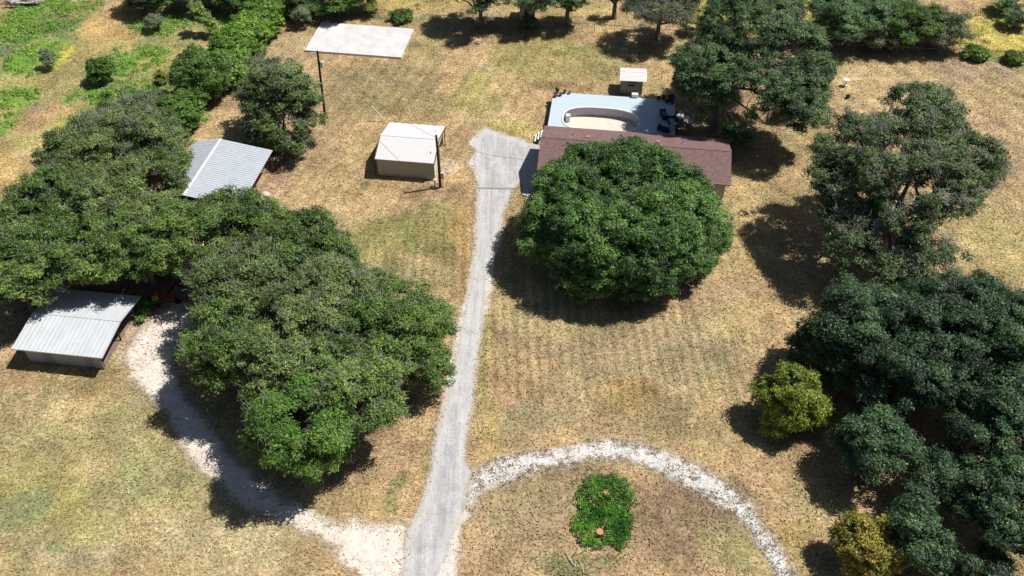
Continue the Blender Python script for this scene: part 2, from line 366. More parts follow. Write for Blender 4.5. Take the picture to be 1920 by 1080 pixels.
# ---------------------------------------------------------------- ground colour field
STRAW = (0.430, 0.308, 0.170)
LITTER = []          # (x, y, r): leaf litter under crowns
BL = [  # u, v, ru_px, rv_px, colour, strength
    (170, 120, 230, 130, (.31, .285, .125), .55), (380, 40, 120, 60, (.33, .30, .14), .5),
    (150, 900, 300, 190, (0.36, 0.315, 0.155), .9), (60, 940, 130, 60, (0.37, 0.33, 0.12), .7), (20, 960, 50, 45, (0.21, 0.24, 0.13), .7),
    (330, 860, 110, 45, (0.31, 0.31, 0.15), .6), (450, 1020, 160, 60, (0.40, 0.345, 0.20), .7), (120, 1055, 110, 30, (0.40, 0.33, 0.21), .7), (180, 700, 200, 28, (0.33, 0.24, 0.12), .6),
    (60, 770, 90, 40, (0.47, 0.37, 0.20), .6), (95, 1035, 30, 18, (0.22, 0.26, 0.11), .8), (330, 905, 90, 30, (.28, .27, .13), .5),
    (740, 445, 125, 42, (0.20, 0.195, 0.078), .85), (690, 480, 60, 60, (0.28, 0.25, 0.10), .65), (830, 450, 45, 75, (0.25, 0.215, 0.09), .6), (740, 520, 90, 20, (0.27, 0.25, 0.12), .6),
    (600, 345, 70, 60, (0.46, 0.34, 0.18), .6), (560, 400, 55, 30, (0.48, 0.36, 0.20), .7), (660, 340, 60, 30, (0.30, 0.22, 0.105), .6),
    (800, 370, 90, 22, (0.33, 0.225, 0.135), .8), (860, 330, 40, 40, (0.40, 0.27, 0.14), .6), (870, 470, 18, 110, (0.40, 0.27, 0.11), .6),
    (700, 160, 120, 45, (0.26, 0.215, 0.115), .75), (640, 200, 80, 30, (0.34, 0.26, 0.14), .5), (820, 190, 110, 25, (0.27, 0.225, 0.10), .6),
    (540, 90, 50, 40, (0.43, 0.32, 0.19), .8), (900, 170, 50, 45, (0.34, 0.31, 0.11), .75), (960, 240, 60, 25, (0.38, 0.33, 0.10), .7), (780, 90, 60, 50, (0.31, 0.25, 0.13), .5),
    (1040, 110, 130, 45, (0.32, 0.275, 0.115), .75), (1150, 90, 100, 18, (0.27, 0.26, 0.11), .6), (1060, 165, 60, 10, (0.28, 0.19, 0.10), .8), (1240, 175, 70, 30, (0.44, 0.35, 0.16), .6),
    (1560, 125, 90, 15, (0.25, 0.255, 0.11), .8), (1690, 130, 60, 10, (0.40, 0.32, 0.10), .7), (1720, 180, 220, 90, (0.49, 0.365, 0.205), .75), (1840, 130, 90, 28, (0.37, 0.265, 0.19), .85),
    (1900, 260, 60, 80, (.37, .27, .17), .5), (1860, 470, 90, 70, (0.47, 0.385, 0.18), .7), (1440, 370, 80, 70, (0.45, 0.34, 0.17), .7), (1560, 230, 60, 50, (.36, .255, .15), .6), (1480, 390, 60, 25, (.33, .25, .14), .5),
    (1330, 540, 70, 25, (0.43, 0.30, 0.20), .8), (1400, 480, 60, 40, (.46, .36, .17), .6), (1450, 250, 80, 40, (.42, .34, .15), .5),
    (1180, 680, 270, 120, (0.33, 0.258, 0.150), .85), (1000, 560, 60, 60, (.34, .27, .15), .6), (1340, 650, 70, 70, (0.29, 0.245, 0.145), .55), (1180, 740, 90, 30, (0.33, 0.225, 0.10), .7), (990, 700, 60, 40, (.36, .25, .13), .6),
    (1020, 600, 80, 40, (0.40, 0.33, 0.17), .6), (980, 790, 60, 35, (0.29, 0.255, 0.15), .6), (1380, 600, 60, 60, (.43, .34, .16), .5),
    (1300, 970, 130, 100, (0.235, 0.165, 0.105), .95), (1110, 880, 90, 18, (.25, .18, .12), .8), (1180, 1000, 40, 80, (0.28, 0.205, 0.13), .7), (960, 960, 90, 100, (0.36, 0.28, 0.165), .8), (1390, 1040, 50, 50, (0.33, 0.29, 0.14), .8),
    (930, 1040, 50, 60, (.33, .235, .13), .6), (1040, 900, 60, 25, (.29, .22, .14), .7), (1070, 1050, 90, 25, (.25, .22, .12), .7), (1340, 1000, 60, 40, (.31, .235, .14), .5),
    (1520, 960, 60, 60, (0.39, 0.32, 0.17), .7), (1500, 1000, 40, 30, (0.36, 0.27, 0.11), .6),
    (700, 880, 80, 60, (0.41, 0.29, 0.16), .7), (750, 910, 16, 40, (0.21, 0.20, 0.09), .8), (660, 940, 110, 20, (.36, .27, .13), .6), (800, 860, 14, 50, (.24, .22, .09), .5), (600, 1000, 50, 40, (.33, .25, .12), .6),
    (910, 700, 14, 150, (0.36, 0.30, 0.11), .6), (940, 480, 10, 60, (.33, .28, .10), .6),
    (1045, 838, 60, 10, (.45, .24, .10), .6),
    (345, 150, 90, 60, (.25, .27, .10), .6), (420, 30, 60, 30, (.24, .29, .10), .6), (180, 170, 70, 18, (.24, .28, .09), .6), (95, 75, 60, 14, (.20, .25, .09), .7), (350, 205, 60, 30, (.15, .24, .06), .7),
    # rough field at the upper left
    (230, 55, 80, 45, (0.50, 0.345, 0.15), .85), (130, 215, 150, 40, (0.44, 0.305, 0.155), .8), (330, 95, 60, 20, (.45, .33, .15), .7), (60, 300, 100, 50, (.45, .34, .15), .7), (20, 320, 60, 30, (.50, .36, .15), .6),
    (40, 50, 60, 48, (0.135, 0.27, 0.045), .95), (110, 45, 50, 25, (0.15, 0.19, 0.07), .9), (65, 112, 55, 30, (0.15, 0.31, 0.045), .95), (30, 185, 50, 20, (0.17, 0.29, 0.05), .9), (8, 235, 22, 28, (.12, .27, .04), .9),
    (130, 8, 60, 14, (0.13, 0.25, 0.05), .85), (45, 150, 60, 14, (.34, .32, .10), .8), (15, 85, 30, 22, (.16, .17, .12), .8),
    (300, 45, 60, 22, (0.16, 0.24, 0.08), .85), (260, 105, 60, 25, (0.16, 0.26, 0.075), .85), (290, 75, 30, 12, (.20, .22, .10), .7), (220, 130, 60, 12, (.17, .27, .07), .7),
    (105, 112, 24, 22, (0.56, 0.50, 0.12), .9), (295, 118, 45, 16, (0.42, 0.38, 0.12), .7), (150, 232, 50, 18, (0.44, 0.41, 0.11), .8), (255, 160, 60, 14, (.42, .36, .11), .7),
    (230, 180, 95, 30, (0.13, 0.25, 0.05), .95), (300, 160, 70, 20, (.20, .25, .08), .7), (200, 90, 50, 20, (.28, .29, .10), .6), (330, 60, 60, 30, (.22, .26, .09), .6), (250, 235, 110, 40, (.14, .19, .07), .8), (100, 262, 60, 25, (.38, .36, .12), .6), (70, 200, 30, 10, (.26, .22, .16), .7),
    (420, 60, 50, 35, (.32, .30, .14), .7), (430, 35, 20, 14, (.22, .30, .08), .7), (430, 190, 30, 40, (.43, .29, .18), .8), (385, 240, 30, 18, (.46, .30, .18), .8),
    # beyond the back fence
    (1860, 60, 110, 40, (0.46, 0.395, 0.105), .95), (1900, 20, 60, 14, (.18, .32, .06), .7), (1520, 30, 50, 35, (0.44, 0.37, 0.12), .9), (1330, 20, 60, 40, (.40, .34, .11), .8), (760, 8, 110, 12, (0.42, 0.33, 0.13), .8),
    (1100, 25, 120, 25, (.46, .36, .17), .7), (1840, 104, 60, 5, (.16, .29, .06), .9), (760, 34, 90, 6, (.23, .24, .12), .8), (1340, 70, 60, 10, (.25, .22, .10), .8),
    (505, 347, 34, 24, (0.50, 0.34, 0.235), .95), (500, 385, 22, 12, (.52, .40, .28), .7), (240, 625, 34, 50, (0.44, 0.35, 0.29), .9), (300, 700, 40, 60, (.40, .33, .22), .6),
    (838, 300, 16, 24, (.52, .42, .30), .8), (1340, 250, 90, 25, (.30, .26, .11), .7), (1300, 205, 40, 20, (.26, .22, .11), .7), (1660, 455, 40, 20, (.42, .27, .18), .8),
    (1715, 800, 30, 18, (.45, .20, .10), .9), (1590, 830, 60, 30, (.36, .29, .17), .5),
]
BLW = []
for (u, v, ru, rv, c, s) in BL:
    p = P(u, v); m_ = mpp(u, v); pv = P(u, v - rv) - P(u, v + rv)
    BLW.append((p.x, p.y, max(ru * m_, .4), max(abs(pv.y) / 2, .4), np.array(c), min(.97, s * 1.18)))
def wpts(l): return np.array([[P(a, b).x, P(a, b).y] for a, b in l])
def seg_dist(x, y, pts):
    d = np.full(x.shape, 1e9)
    for a, b in zip(pts[:-1], pts[1:]):
        ab = b - a; t = np.clip(((x - a[0]) * ab[0] + (y - a[1]) * ab[1]) / (ab @ ab + 1e-9), 0, 1)
        d = np.minimum(d, np.hypot(x - a[0] - t * ab[0], y - a[1] - t * ab[1]))
    return d
TRACKS = [([(893, 68), (915, 130), (940, 180), (972, 222)], .32), ([(915, 118), (932, 160), (958, 232)], .25), ([(905, 235), (916, 185), (930, 150)], .2), ([(890, 250), (900, 205), (906, 180)], .2),
          ([(620, 430), (640, 360), (700, 300)], .35), ([(600, 470), (625, 350), (672, 300)], .3), ([(760, 290), (840, 225), (960, 224), (1010, 236)], .25)]
TRACKS = [(wpts(a), w) for a, w in TRACKS]
def field(x, y):
    """own colour of the grass cover at ground point x, y (no light in it)"""
    wx = x + (fbm(x * .22, y * .22, 3, 3) - .5) * 5; wy = y + (fbm(x * .22 + 40, y * .22, 4, 3) - .5) * 5
    col = np.empty(x.shape + (3,)); col[:] = STRAW
    far = np.clip((y - 100) / 25, 0, 1)[..., None]; n0 = fbm(x * .05 + 9, y * .05, 51, 4)[..., None]
    col = col * (1 - far * .0) + 0
    br = np.clip((n0 - .45) * 3, -.5, 1)
    col = col * (1 - .35 * np.clip(br, 0, 1)) + np.array((.27, .25, .12)) * .35 * np.clip(br, 0, 1)
    rough_n = fbm(x * .9, y * .9, 8, 4)
    for (bx, by, rx, ry, c, s) in BLW:
        d2 = ((wx - bx) / rx) ** 2 + ((wy - by) / ry) ** 2
        w = np.clip(1.35 - d2 * .9 + (rough_n - .5) * 1.6, 0, 1) * s * np.clip(3 - d2, 0, 1)
        w = w[..., None]; col = col * (1 - w) + c * w
    # mowing stripes, roughly along the driveway
    g = (y > 47) * np.clip((fbm(x * .12, y * .12, 21, 2) - .25) * 3, .15, 1) * np.clip((75 - y) / 12, 0, 1) * (x > -18) * (x < 26)
    st = np.sin((x + (y - 50) * .03 + fbm(y * .04, x * .02, 5, 2) * .3) * 2 * pi / .98) * (.4 + 1.1 * fbm(x * .9, y * .12, 6, 3))
    g2 = np.clip((y - 70) / 4, 0, 1) * (y < 104) * (x > -30) * (x < 2)
    st2 = np.sin((x * .94 - (y - 90) * .30) * 2 * pi / 1.5)
    g3 = (x > 24) * (y > 55) * (y < 108)
    st3 = np.sin((x * .62 + (y - 70) * .42) * 2 * pi / 1.9)
    mod = 1 + .21 * st * g + .11 * st2 * g2 + .11 * st3 * g3
    col = col * mod[..., None]
    for pts, w in TRACKS:
        d = seg_dist(x, y, pts); t = np.clip(1.4 - d / w, 0, 1)[..., None] * .6
        col = col * (1 - t) + np.array((.50, .40, .23)) * t
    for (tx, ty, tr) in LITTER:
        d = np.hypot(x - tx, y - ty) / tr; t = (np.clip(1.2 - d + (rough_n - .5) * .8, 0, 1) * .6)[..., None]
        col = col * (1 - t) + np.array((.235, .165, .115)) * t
    n = fbm(x * .5 + 7, y * .5, 33, 4)[..., None]
    g_ = (fbm(x * .8 + 70, y * .8, 63, 3)[..., None] - .5)
    n4 = fbm(x * .16 + 3, y * .16, 43, 4)[..., None]; w4 = np.clip((n4 - .50) * 4, 0, 1) * .42
    col = col * (1 - w4) + np.array((.265, .245, .105)) * w4
    n5 = fbm(x * .2 + 33, y * .2, 47, 4)[..., None]; w5 = np.clip((n5 - .54) * 4, 0, 1) * .35
    col = col * (1 - w5) + np.array((.50, .38, .20)) * w5
    col = col * (1 + (n - .5) * .75) * (1 + g_ * np.array([-.10, .04, -.05]))
    return np.clip(col * 1.05, 0.01, .9)

# ---------------------------------------------------------------- trees: table first (litter needs it)
LM = {
    'grove': leaf_mat('grove_leaves', (.032,.068,.016), (.110,.205,.038), (.26,.38,.078)),
    'olive': leaf_mat('olive_leaves', (.038,.068,.022), (.125,.200,.050), (.28,.36,.11)),
    'oak': leaf_mat('oak_leaves', (.022,.065,.016), (.080,.19,.036), (.20,.38,.075)),
    'blue': leaf_mat('bluish_oak_leaves', (.018,.046,.025), (.055,.122,.052), (.15,.26,.105)),
    'dark': leaf_mat('dark_oak_leaves', (.024,.06,.02), (.075,.160,.048), (.19,.31,.095)),
    'sparse': leaf_mat('dull_oak_leaves', (.032,.062,.022), (.090,.160,.050), (.21,.30,.095)),
    'juniper': leaf_mat('juniper_leaves', (.08,.12,.012), (.20,.275,.03), (.42,.48,.07)),
    'amber': leaf_mat('amber_leaves', (.12,.12,.02), (.32,.30,.05), (.54,.44,.085)),
    'lush': leaf_mat('bright_leaves', (.06,.14,.018), (.16,.32,.035), (.32,.48,.07)),
    'lushdark': leaf_mat('mid_green_leaves', (.04,.11,.018), (.11,.235,.032), (.22,.36,.06)),
    'grey': leaf_mat('grey_green_leaves', (0.090, 0.128, 0.058), (0.166, 0.224, 0.096), (0.282, 0.346, 0.154)),
    'yellow': leaf_mat('yellow_leaves', (0.256, 0.243, 0.051), (0.486, 0.435, 0.090), (0.600, 0.600, 0.154)),
    'mesq': leaf_mat('light_mesquite_leaves', (0.064, 0.128, 0.051), (0.128, 0.269, 0.096), (0.256, 0.435, 0.166)),
    'vine': leaf_mat('sprout_leaves', (.022,.09,.012), (.065,.22,.02), (.18,.42,.04)),
}
TREES = []
def T(label, cat, base, lobes, lm, seed, name='oak_tree', **kw):
    bp = P(*base); TREES.append((name, label, cat, (bp.x, bp.y), lobes, LM[lm], seed, kw))
    R = max(max(math.hypot(L[0] - bp.x, L[1] - bp.y) + L[3] for L in lobes) * .9, .6)
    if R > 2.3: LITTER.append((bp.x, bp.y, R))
GG = 'oaks of the left grove'
def G(u, v, h, r, rz, lm, seed, label='', n=8, **kw):
    kw.setdefault('leaf', .105); kw.setdefault('cover', .87); kw.setdefault('lay', 2.7); kw.setdefault('trunk_r', .32); kw.setdefault('group', GG); kw.setdefault('twig', 1.0)
    c = P(u, v, h); a = TH
    # base below the crown centre
    lo = auto_lobes(u, v, h, r, rz, int(n * 1.7) if r > 2.5 else n, seed, k=.33 if r > 2.5 else .42, core=.66)
    name = kw.pop('name', 'oak_tree')
    bx, by = c.x + kw.pop('bx', 0), c.y + kw.pop('by', 0)
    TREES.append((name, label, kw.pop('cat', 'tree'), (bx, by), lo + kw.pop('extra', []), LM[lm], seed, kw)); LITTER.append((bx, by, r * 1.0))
# left grove
G(262, 262, 4.8, 4.8, 3.5, 'olive', 11, 'dull olive oak left of the corrugated barn roof at the upper end of the grove', twig=1.8)
G(165, 290, 4.6, 4.8, 3.3, 'olive', 12, 'greyish oak at the upper left of the grove bordering the dry field')
G(312, 318, 4.8, 2.7, 2.3, 'grove', 28, 'small bushy oak touching the lower left edge of the corrugated barn roof', n=6)
G(110, 405, 5.0, 5.6, 3.6, 'grove', 13, 'spreading oak on the left of the grove, its left side reaching the tan field')
G(240, 385, 5.6, 5.6, 3.8, 'olive', 14, 'grey-twigged oak in the middle of the upper grove, below the small ground gap')
G(375, 447, 5.2, 5.2, 3.8, 'grove', 15, 'broad green oak just below the corrugated barn roof')
G(465, 422, 4.8, 3.4, 3.2, 'grove', 16, 'narrow oak covering the lower right corner of the corrugated barn', n=6)
G(22, 506, 5.4, 4.7, 3.9, 'grove', 17, 'dark-sided oak cut by the left frame edge, above the lean-to shed')
G(145, 478, 5.2, 4.3, 3.3, 'grove', 18, cover=.86, label= 'oak directly behind the long low shed, its boughs over the roof corner')
G(262, 463, 5.2, 4.3, 3.3, 'grove', 19, cover=.88, label= 'oak at the lower edge of the upper grove, above the green riding mower')
G(560, 482, 5.2, 5.0, 3.6, 'grove', 20, 'bright green oak at the right shoulder of the grove, facing the mown lawn', extra=[px_lobe(628, 500, 3.5, 2.2), px_lobe(520, 440, 4, 2.4)])
G(452, 540, 5.6, 5.0, 3.7, 'olive', 21, 'greyish oak in the waist of the grove, beside the shaded gravel yard', twig=1.6)
G(600, 585, 5.8, 5.2, 3.9, 'olive', 22, 'grey-green oak in the middle of the lower grove', twig=2.0)
G(735, 620, 5.2, 4.9, 3.9, 'grove', 23, 'dark green oak at the right end of the grove, closest to the driveway', extra=[px_lobe(800, 600, 3.5, 2.3), px_lobe(800, 690, 3, 2.0), px_lobe(700, 560, 5, 2.6)])
G(440, 645, 6.2, 4.1, 3.3, 'grove', 24, 'oak overhanging the middle of the pale caliche track', n=7)
G(540, 685, 6.2, 4.2, 3.6, 'olive', 25, 'oak between the track-side oak and the darker ones by the driveway', n=7)
G(655, 730, 5.6, 4.8, 3.5, 'grove', 26, 'oak at the lower right of the grove with grey twigs showing on top', twig=2.2, n=8)
G(562, 795, 6.0, 4.0, 3.3, 'lushdark', 27, 'bright green oak forming the bottom tip of the grove', n=8, extra=[px_lobe(515, 765, 4.6, 2.0), px_lobe(585, 845, 4.2, 1.9), px_lobe(625, 830, 3.8, 1.6)])
# big oak in front of the house
T('large round dark green live oak in front of the red-roofed house', 'tree', (1172, 478), auto_lobes(1164, 402, 4.8, 9.3, 5.1, 34, 31, k=.235, core=.72) +
  [px_lobe(1030, 440, 3.8, 2.9, 2.3), px_lobe(1100, 500, 3.0, 3.2, 2.2), px_lobe(1215, 510, 2.8, 3.0, 2.3), px_lobe(1318, 432, 3.4, 2.6, 2.2), px_lobe(1105, 520, 2.2, 2.4, 1.7), px_lobe(1065, 355, 5.5, 2.8, 2.1), px_lobe(1290, 470, 3.2, 2.6, 2.0)],
  'oak', 31, leaf=.11, clump=.64, dens=1.05, lay=3.2, trunk_r=.6, fork=2.4, limbs=14, twig=.9)
# oak right of the pool deck
T('tall dark oak with a leaning trunk beside the pool deck steps', 'tree', (1338, 244),
  [px_lobe(1405, 60, 11.0, 5.2, 3.8), px_lobe(1465, 90, 10.0, 4.4, 3.2), px_lobe(1375, 30, 11.5, 3.6, 3), px_lobe(1330, 135, 8.5, 3.7, 2.8), px_lobe(1398, 155, 8.0, 4.0, 3.2), px_lobe(1500, 175, 7.0, 3.0, 2.9),
   px_lobe(1450, 175, 8.0, 2.6, 2.2), px_lobe(1300, 115, 8.0, 2.2, 1.8), px_lobe(1440, 10, 11.0, 4, 3), px_lobe(1520, 130, 8.5, 2.2, 2), px_lobe(1378, 200, 6.0, 2.6, 2.1), px_lobe(1335, 175, 6.5, 2.8, 2.2), px_lobe(1300, 150, 6.5, 2.0, 1.7), px_lobe(1440, 130, 9, 3.6, 2.8), px_lobe(1500, 210, 6.5, 2.2, 1.9), px_lobe(1520, 215, 5.0, 1.6, 1.5)],
  'dark', 33, leaf=.11, cover=.86, trunk_r=.42, fork=4.5, twig=1.5, limbs=12)
# sparse oak on the right
T('sparse grey-twigged oak standing alone on the right lawn', 'tree', (1640, 492),
  [px_lobe(1722, 222, 11.4, 4.0, 2.8), px_lobe(1700, 520, 4.0, 2.2, 1.6), px_lobe(1755, 490, 5, 2.2, 1.8), px_lobe(1605, 275, 9.4, 3.9, 2.6), px_lobe(1805, 298, 9.4, 3.4, 2.3), px_lobe(1700, 310, 10.4, 5.4, 3.0), px_lobe(1600, 345, 7.9, 3.6, 2.2), px_lobe(1760, 350, 8.4, 3.6, 2.3),
   px_lobe(1700, 395, 7.9, 3.0, 2.2), px_lobe(1595, 415, 6.4, 2.4, 1.6), px_lobe(1740, 460, 6.4, 2.0, 1.8), px_lobe(1740, 510, 5.2, 2.1, 1.6), px_lobe(1595, 460, 5.6, 2.0, 1.5), px_lobe(1665, 510, 4.8, 1.6, 1.2), px_lobe(1838, 318, 7.9, 1.8, 1.3), px_lobe(1560, 270, 8.4, 2.0, 1.5)],
  'sparse', 35, leaf=.115, cover=.80, bare=.14, twig=2.2, lay=2.4, trunk_r=.5, fork=4.2, limbs=16, twig_r=.028)
# bluish oak mass at the right edge
GR = 'bluish oaks at the right edge'
def R_(u, v, h, r, rz, seed, label, n=8, **kw): G(u, v, h, r, rz, kw.pop('lm', 'blue'), seed, label, n, group=GR, twig=kw.pop('twig', .7), **kw)
R_(1612, 618, 5.6, 4.2, 3.8, 41, 'bluish oak at the upper left of the right-hand oak mass, below the sparse oak', extra=[px_lobe(1650, 575, 5, 2.0), px_lobe(1535, 655, 2.8, 2.4, 2), px_lobe(1620, 690, 3, 3)])
R_(1735, 625, 6.2, 4.8, 3.9, 42, 'bluish oak in the middle of the right-hand mass')
R_(1845, 610, 6.0, 4.6, 3.8, 43, 'bluish oak at the top of the right-hand mass, right of centre')
R_(1915, 665, 6.2, 4.4, 4.0, 44, 'bluish oak in the right-hand mass, half cut off by the right frame edge')
R_(1690, 700, 5.4, 3.8, 3.4, 45, 'dark oak in the right-hand mass above the patch of bare shaded ground', n=7)
R_(1850, 735, 5.6, 4.2, 3.4, 46, 'bluish oak right of the patch of bare shaded ground')
R_(1655, 840, 3.6, 3.0, 2.6, 47, 'smaller bluish oak left of and below the bare shaded ground', n=7, extra=[px_lobe(1610, 820, 3, 1.6), px_lobe(1700, 800, 3, 1.6)])
R_(1885, 840, 5.0, 4.0, 3.2, 48, 'shaded oak at the right frame edge, below the large mass')
R_(1775, 915, 3.4, 2.8, 2.3, 49, 'dark shaded oak low in the lower right of the picture', n=6, cover=.8)
R_(1725, 1010, 3.6, 2.3, 2.4, 50, 'small bluish oak right of the amber bush', n=6, extra=[px_lobe(1720, 950, 4, 1.3, 1.5)])
R_(1905, 960, 5.2, 3.6, 3.0, 51, 'bluish oak in the bottom right, touching the right frame edge', cover=.85)
R_(1835, 1060, 3.0, 2.4, 1.8, 52, 'low shaded oak at the bottom right corner', n=5, cover=.75)
# single trees and bushes
T('yellow-green rounded juniper on the lawn left of the bluish oaks', 'tree', (1483, 805), auto_lobes(1487, 755, 2.6, 2.5, 2.5, 9, 61, k=.42) + [px_lobe(1478, 705, 4.6, .9, .9), px_lobe(1538, 768, 2.2, 1.1, 1.2), px_lobe(1436, 735, 2.8, 1.0, 1.0), px_lobe(1515, 715, 4.0, .8, .9), px_lobe(1450, 795, 1.2, 1.0, .8)], 'juniper', 61, 'juniper_tree', leaf=.10, clump=.42, trunk_r=.2, fork=1.2, twig=.6, upright=.35, lay=3.4)
T('amber and yellow rounded bush by the bottom frame edge', 'bush', (1628, 1065), auto_lobes(1630, 1030, 2.1, 2.25, 2.0, 9, 62, k=.42) + [px_lobe(1610, 985, 3.3, .8, .8), px_lobe(1680, 1035, 2, 1.0, 1.0), px_lobe(1585, 1010, 2.4, .9, .9), px_lobe(1650, 990, 3.2, .7, .7)], 'amber', 62, 'rounded_bush', leaf=.09, clump=.38, trunk_r=.15, fork=.8, twig=.6, upright=.3, lay=3.4, stems=3)
T('tall ragged oak beside the power pole, above the corrugated barn', 'tree', (520, 285),
  [px_lobe(517, 151, 7.5, 2.90, 2.11), px_lobe(559, 176, 6, 2.29, 1.94), px_lobe(484, 186, 5.5, 2.11, 1.94), px_lobe(526, 211, 4.5, 3.26, 2.29), px_lobe(540, 253, 2.6, 2.46, 1.76), px_lobe(498, 236, 3, 2.11, 1.76), px_lobe(582, 226, 3, 1.32, 1.23), px_lobe(480, 131, 7, 1.50, 1.23)],
  'olive', 63, cover=.84, trunk_r=.33, fork=2, twig=2.2, leaf=.14)
HG = 'bright hedge bushes along the left boundary'
for i, (u, v, r_, rz, l, lm) in enumerate([
        (510, 6, 3.3, 2.5, 'bright hedge bush at the top end of the left boundary row', 'lush'), (488, 40, 3.3, 2.5, 'bright hedge bush second from the top of the boundary row', 'lush'),
        (462, 70, 3.3, 2.5, 'bright hedge bush in the middle of the boundary row', 'lush'), (500, 22, 2.8, 2.3, 'bright hedge bush between the top two of the boundary row', 'lush'), (476, 55, 2.8, 2.3, 'bright hedge bush just above the middle of the boundary row', 'lush'), (449, 84, 2.8, 2.3, 'bright hedge bush just below the middle of the boundary row', 'lush'), (434, 98, 3.2, 2.5, 'yellowish green hedge bush just above the large spiky juniper', 'lush'),
        (425, 132, 2.9, 2.3, 'bright hedge bush on the right side of the large spiky juniper', 'lush')]):
    T(l, 'bush', (u, v + 22), auto_lobes(u, v, 1.9, r_ * .9, rz, 12, 70 + i, k=.36), lm, 70 + i, 'hedge_bush', leaf=.15, clump=.5, trunk_r=.14, fork=.7, twig=.3, group=HG, stems=3)
T('large spiky green juniper shrub in the boundary row', 'shrub', (385, 185), auto_lobes(380, 146, 2.7, 3.7, 2.9, 10, 76, k=.4) + [px_lobe(365, 110, 4.4, 1.3, 1.3), px_lobe(345, 135, 3.4, 1.2, 1.2), px_lobe(410, 120, 4, 1.3, 1.3)], 'lushdark', 76, 'juniper_shrub', leaf=.13, clump=.45, trunk_r=.2, fork=.8, twig=1.2, upright=.7, stems=3)
T('rounded mid-green shrub above the corrugated barn roof corner', 'shrub', (338, 235), auto_lobes(337, 212, 1.9, 2.7, 2.1, 8, 77), 'lushdark', 77, 'rounded_shrub', leaf=.14, clump=.5, trunk_r=.12, fork=.6, twig=.4, stems=3)
TG = 'grey-green thicket shrubs in the rough field'
for i, (u, v, r_, l) in enumerate([(282, 200, 2.9, 'grey-green thicket shrub just left of the rounded green shrub'), (232, 218, 3.1, 'grey-green thicket shrub in the middle of the thicket'), (298, 236, 2.8, 'grey-green thicket shrub nearest the corrugated barn'),
                                   (172, 240, 2.6, 'low grey-green thicket shrub at the left end of the thicket'), (225, 190, 2.4, 'small light thicket shrub at the top end of the thicket')]):
    T(l, 'shrub', (u, v + 10), auto_lobes(u, v, 1.0, r_, 1.3, 8, 80 + i), ['grey', 'grey', 'grey', 'grey', 'lush'][i], 80 + i, 'thicket_shrub', leaf=.13, clump=.5, trunk_r=.08, fork=.4, twig=1.6, group=TG, stems=3, twig_r=.02, lay=2.2)
T('round bright green bush alone in the rough field', 'bush', (188, 152), auto_lobes(188, 132, 1.5, 1.75, 1.5, 7, 90), 'lushdark', 90, 'round_bush', leaf=.13, clump=.42, trunk_r=.1, fork=.5, twig=.4, stems=3)
T('slender leaning tree with pale leaves in the rough field', 'tree', (396, 68), [px_lobe(372, 22, 3.2, .8, .9), px_lobe(386, 36, 2.2, .9, .9), px_lobe(397, 50, 1.4, .7, .9), px_lobe(365, 12, 3.6, .6, .6)], 'lush', 91, 'slender_tree', leaf=.13, clump=.4, trunk_r=.07, fork=.6, twig=1.2, lay=2.2)
T('small yellowish sapling at the edge of the lush weeds', 'sapling', (96, 133), [px_lobe(88, 106, 1.5, .8, 1.0), px_lobe(94, 118, .9, .6, .7)], 'grey', 92, 'young_sapling', leaf=.12, clump=.38, trunk_r=.05, fork=.5, twig=1.5, lay=1.5)
T('little dark shrub between the round bush and the spiky juniper', 'shrub', (302, 158), [px_lobe(302, 145, .8, .7, .8)], 'juniper', 93, 'little_shrub', leaf=.1, clump=.32, trunk_r=.05, fork=.3, twig=.8)
T('thin bushy seedling above the lone round bush', 'sapling', (287, 62), [px_lobe(286, 42, 1.2, 1.1, .8)], 'grey', 94, 'bushy_seedling', leaf=.12, clump=.4, trunk_r=.05, fork=.4, twig=1.2, lay=1.7)
T('small young tree at the upper left corner of the concrete slab', 'tree', (569, 47), [px_lobe(565, 26, 1.9, 1.1, .75), px_lobe(574, 31, 1.6, .6, .5)], 'grey', 95, 'young_tree', leaf=.12, clump=.38, trunk_r=.05, fork=1.0, twig=1.2, lay=2)
BG = 'trees beyond the back fence'
def B_(u, v, h, r, rz, lm, seed, label, n=7, **kw):
    kw.setdefault('twig', 1.0); G(u, v, h, r, rz, lm, seed, label, n, group=BG, **kw)
B_(285, -20, 2.6, 4.6, 2.8, 'dark', 101, 'dark tree touching the top frame edge, left of the slender pale tree')
B_(385, -24, 2.8, 4.2, 2.8, 'olive', 102, 'olive tree at the top frame edge above the slender pale tree', n=6)
B_(452, -14, 2.4, 3.6, 2.6, 'dark', 103, 'dark tree at the top frame edge left of the boundary bushes', n=6)
B_(562, -6, 2.4, 3.4, 2.6, 'dark', 104, 'dark shaded tree behind the small young tree at the top', n=6)
B_(630, -6, 2.6, 3.6, 2.8, 'lushdark', 105, 'green tree at the top frame edge above the concrete slab', n=6)
B_(690, -8, 2.2, 2.6, 2.2, 'juniper', 106, 'yellowish tree at the top edge, above the right part of the concrete slab', n=5)
B_(900, -20, 5.4, 4.8, 3.0, 'dark', 107, 'dark oak at the top edge left of the small white pump house', twig=2.2, cover=.68)
B_(1000, -10, 4.6, 3.8, 2.6, 'dark', 108, 'green oak spreading over the small white pump house', twig=1.6)
B_(1066, -8, 4.2, 3.2, 2.3, 'dark', 109, 'dark oak at the top edge right of the small white pump house', twig=1.6, cover=.75)
B_(1240, 8, 5.0, 5.0, 3.2, 'sparse', 110, 'sparse grey oak at the top with its trunk and branches showing', twig=4.0, bare=.4, cover=.75, lay=2.2)
B_(1312, 34, 2.0, 1.6, 1.6, 'yellow', 111, 'yellowish bush left of the tall dark oak at the top', name='yellow_bush', cat='bush', clump=.45, trunk_r=.08, fork=.5, stems=3, n=5)
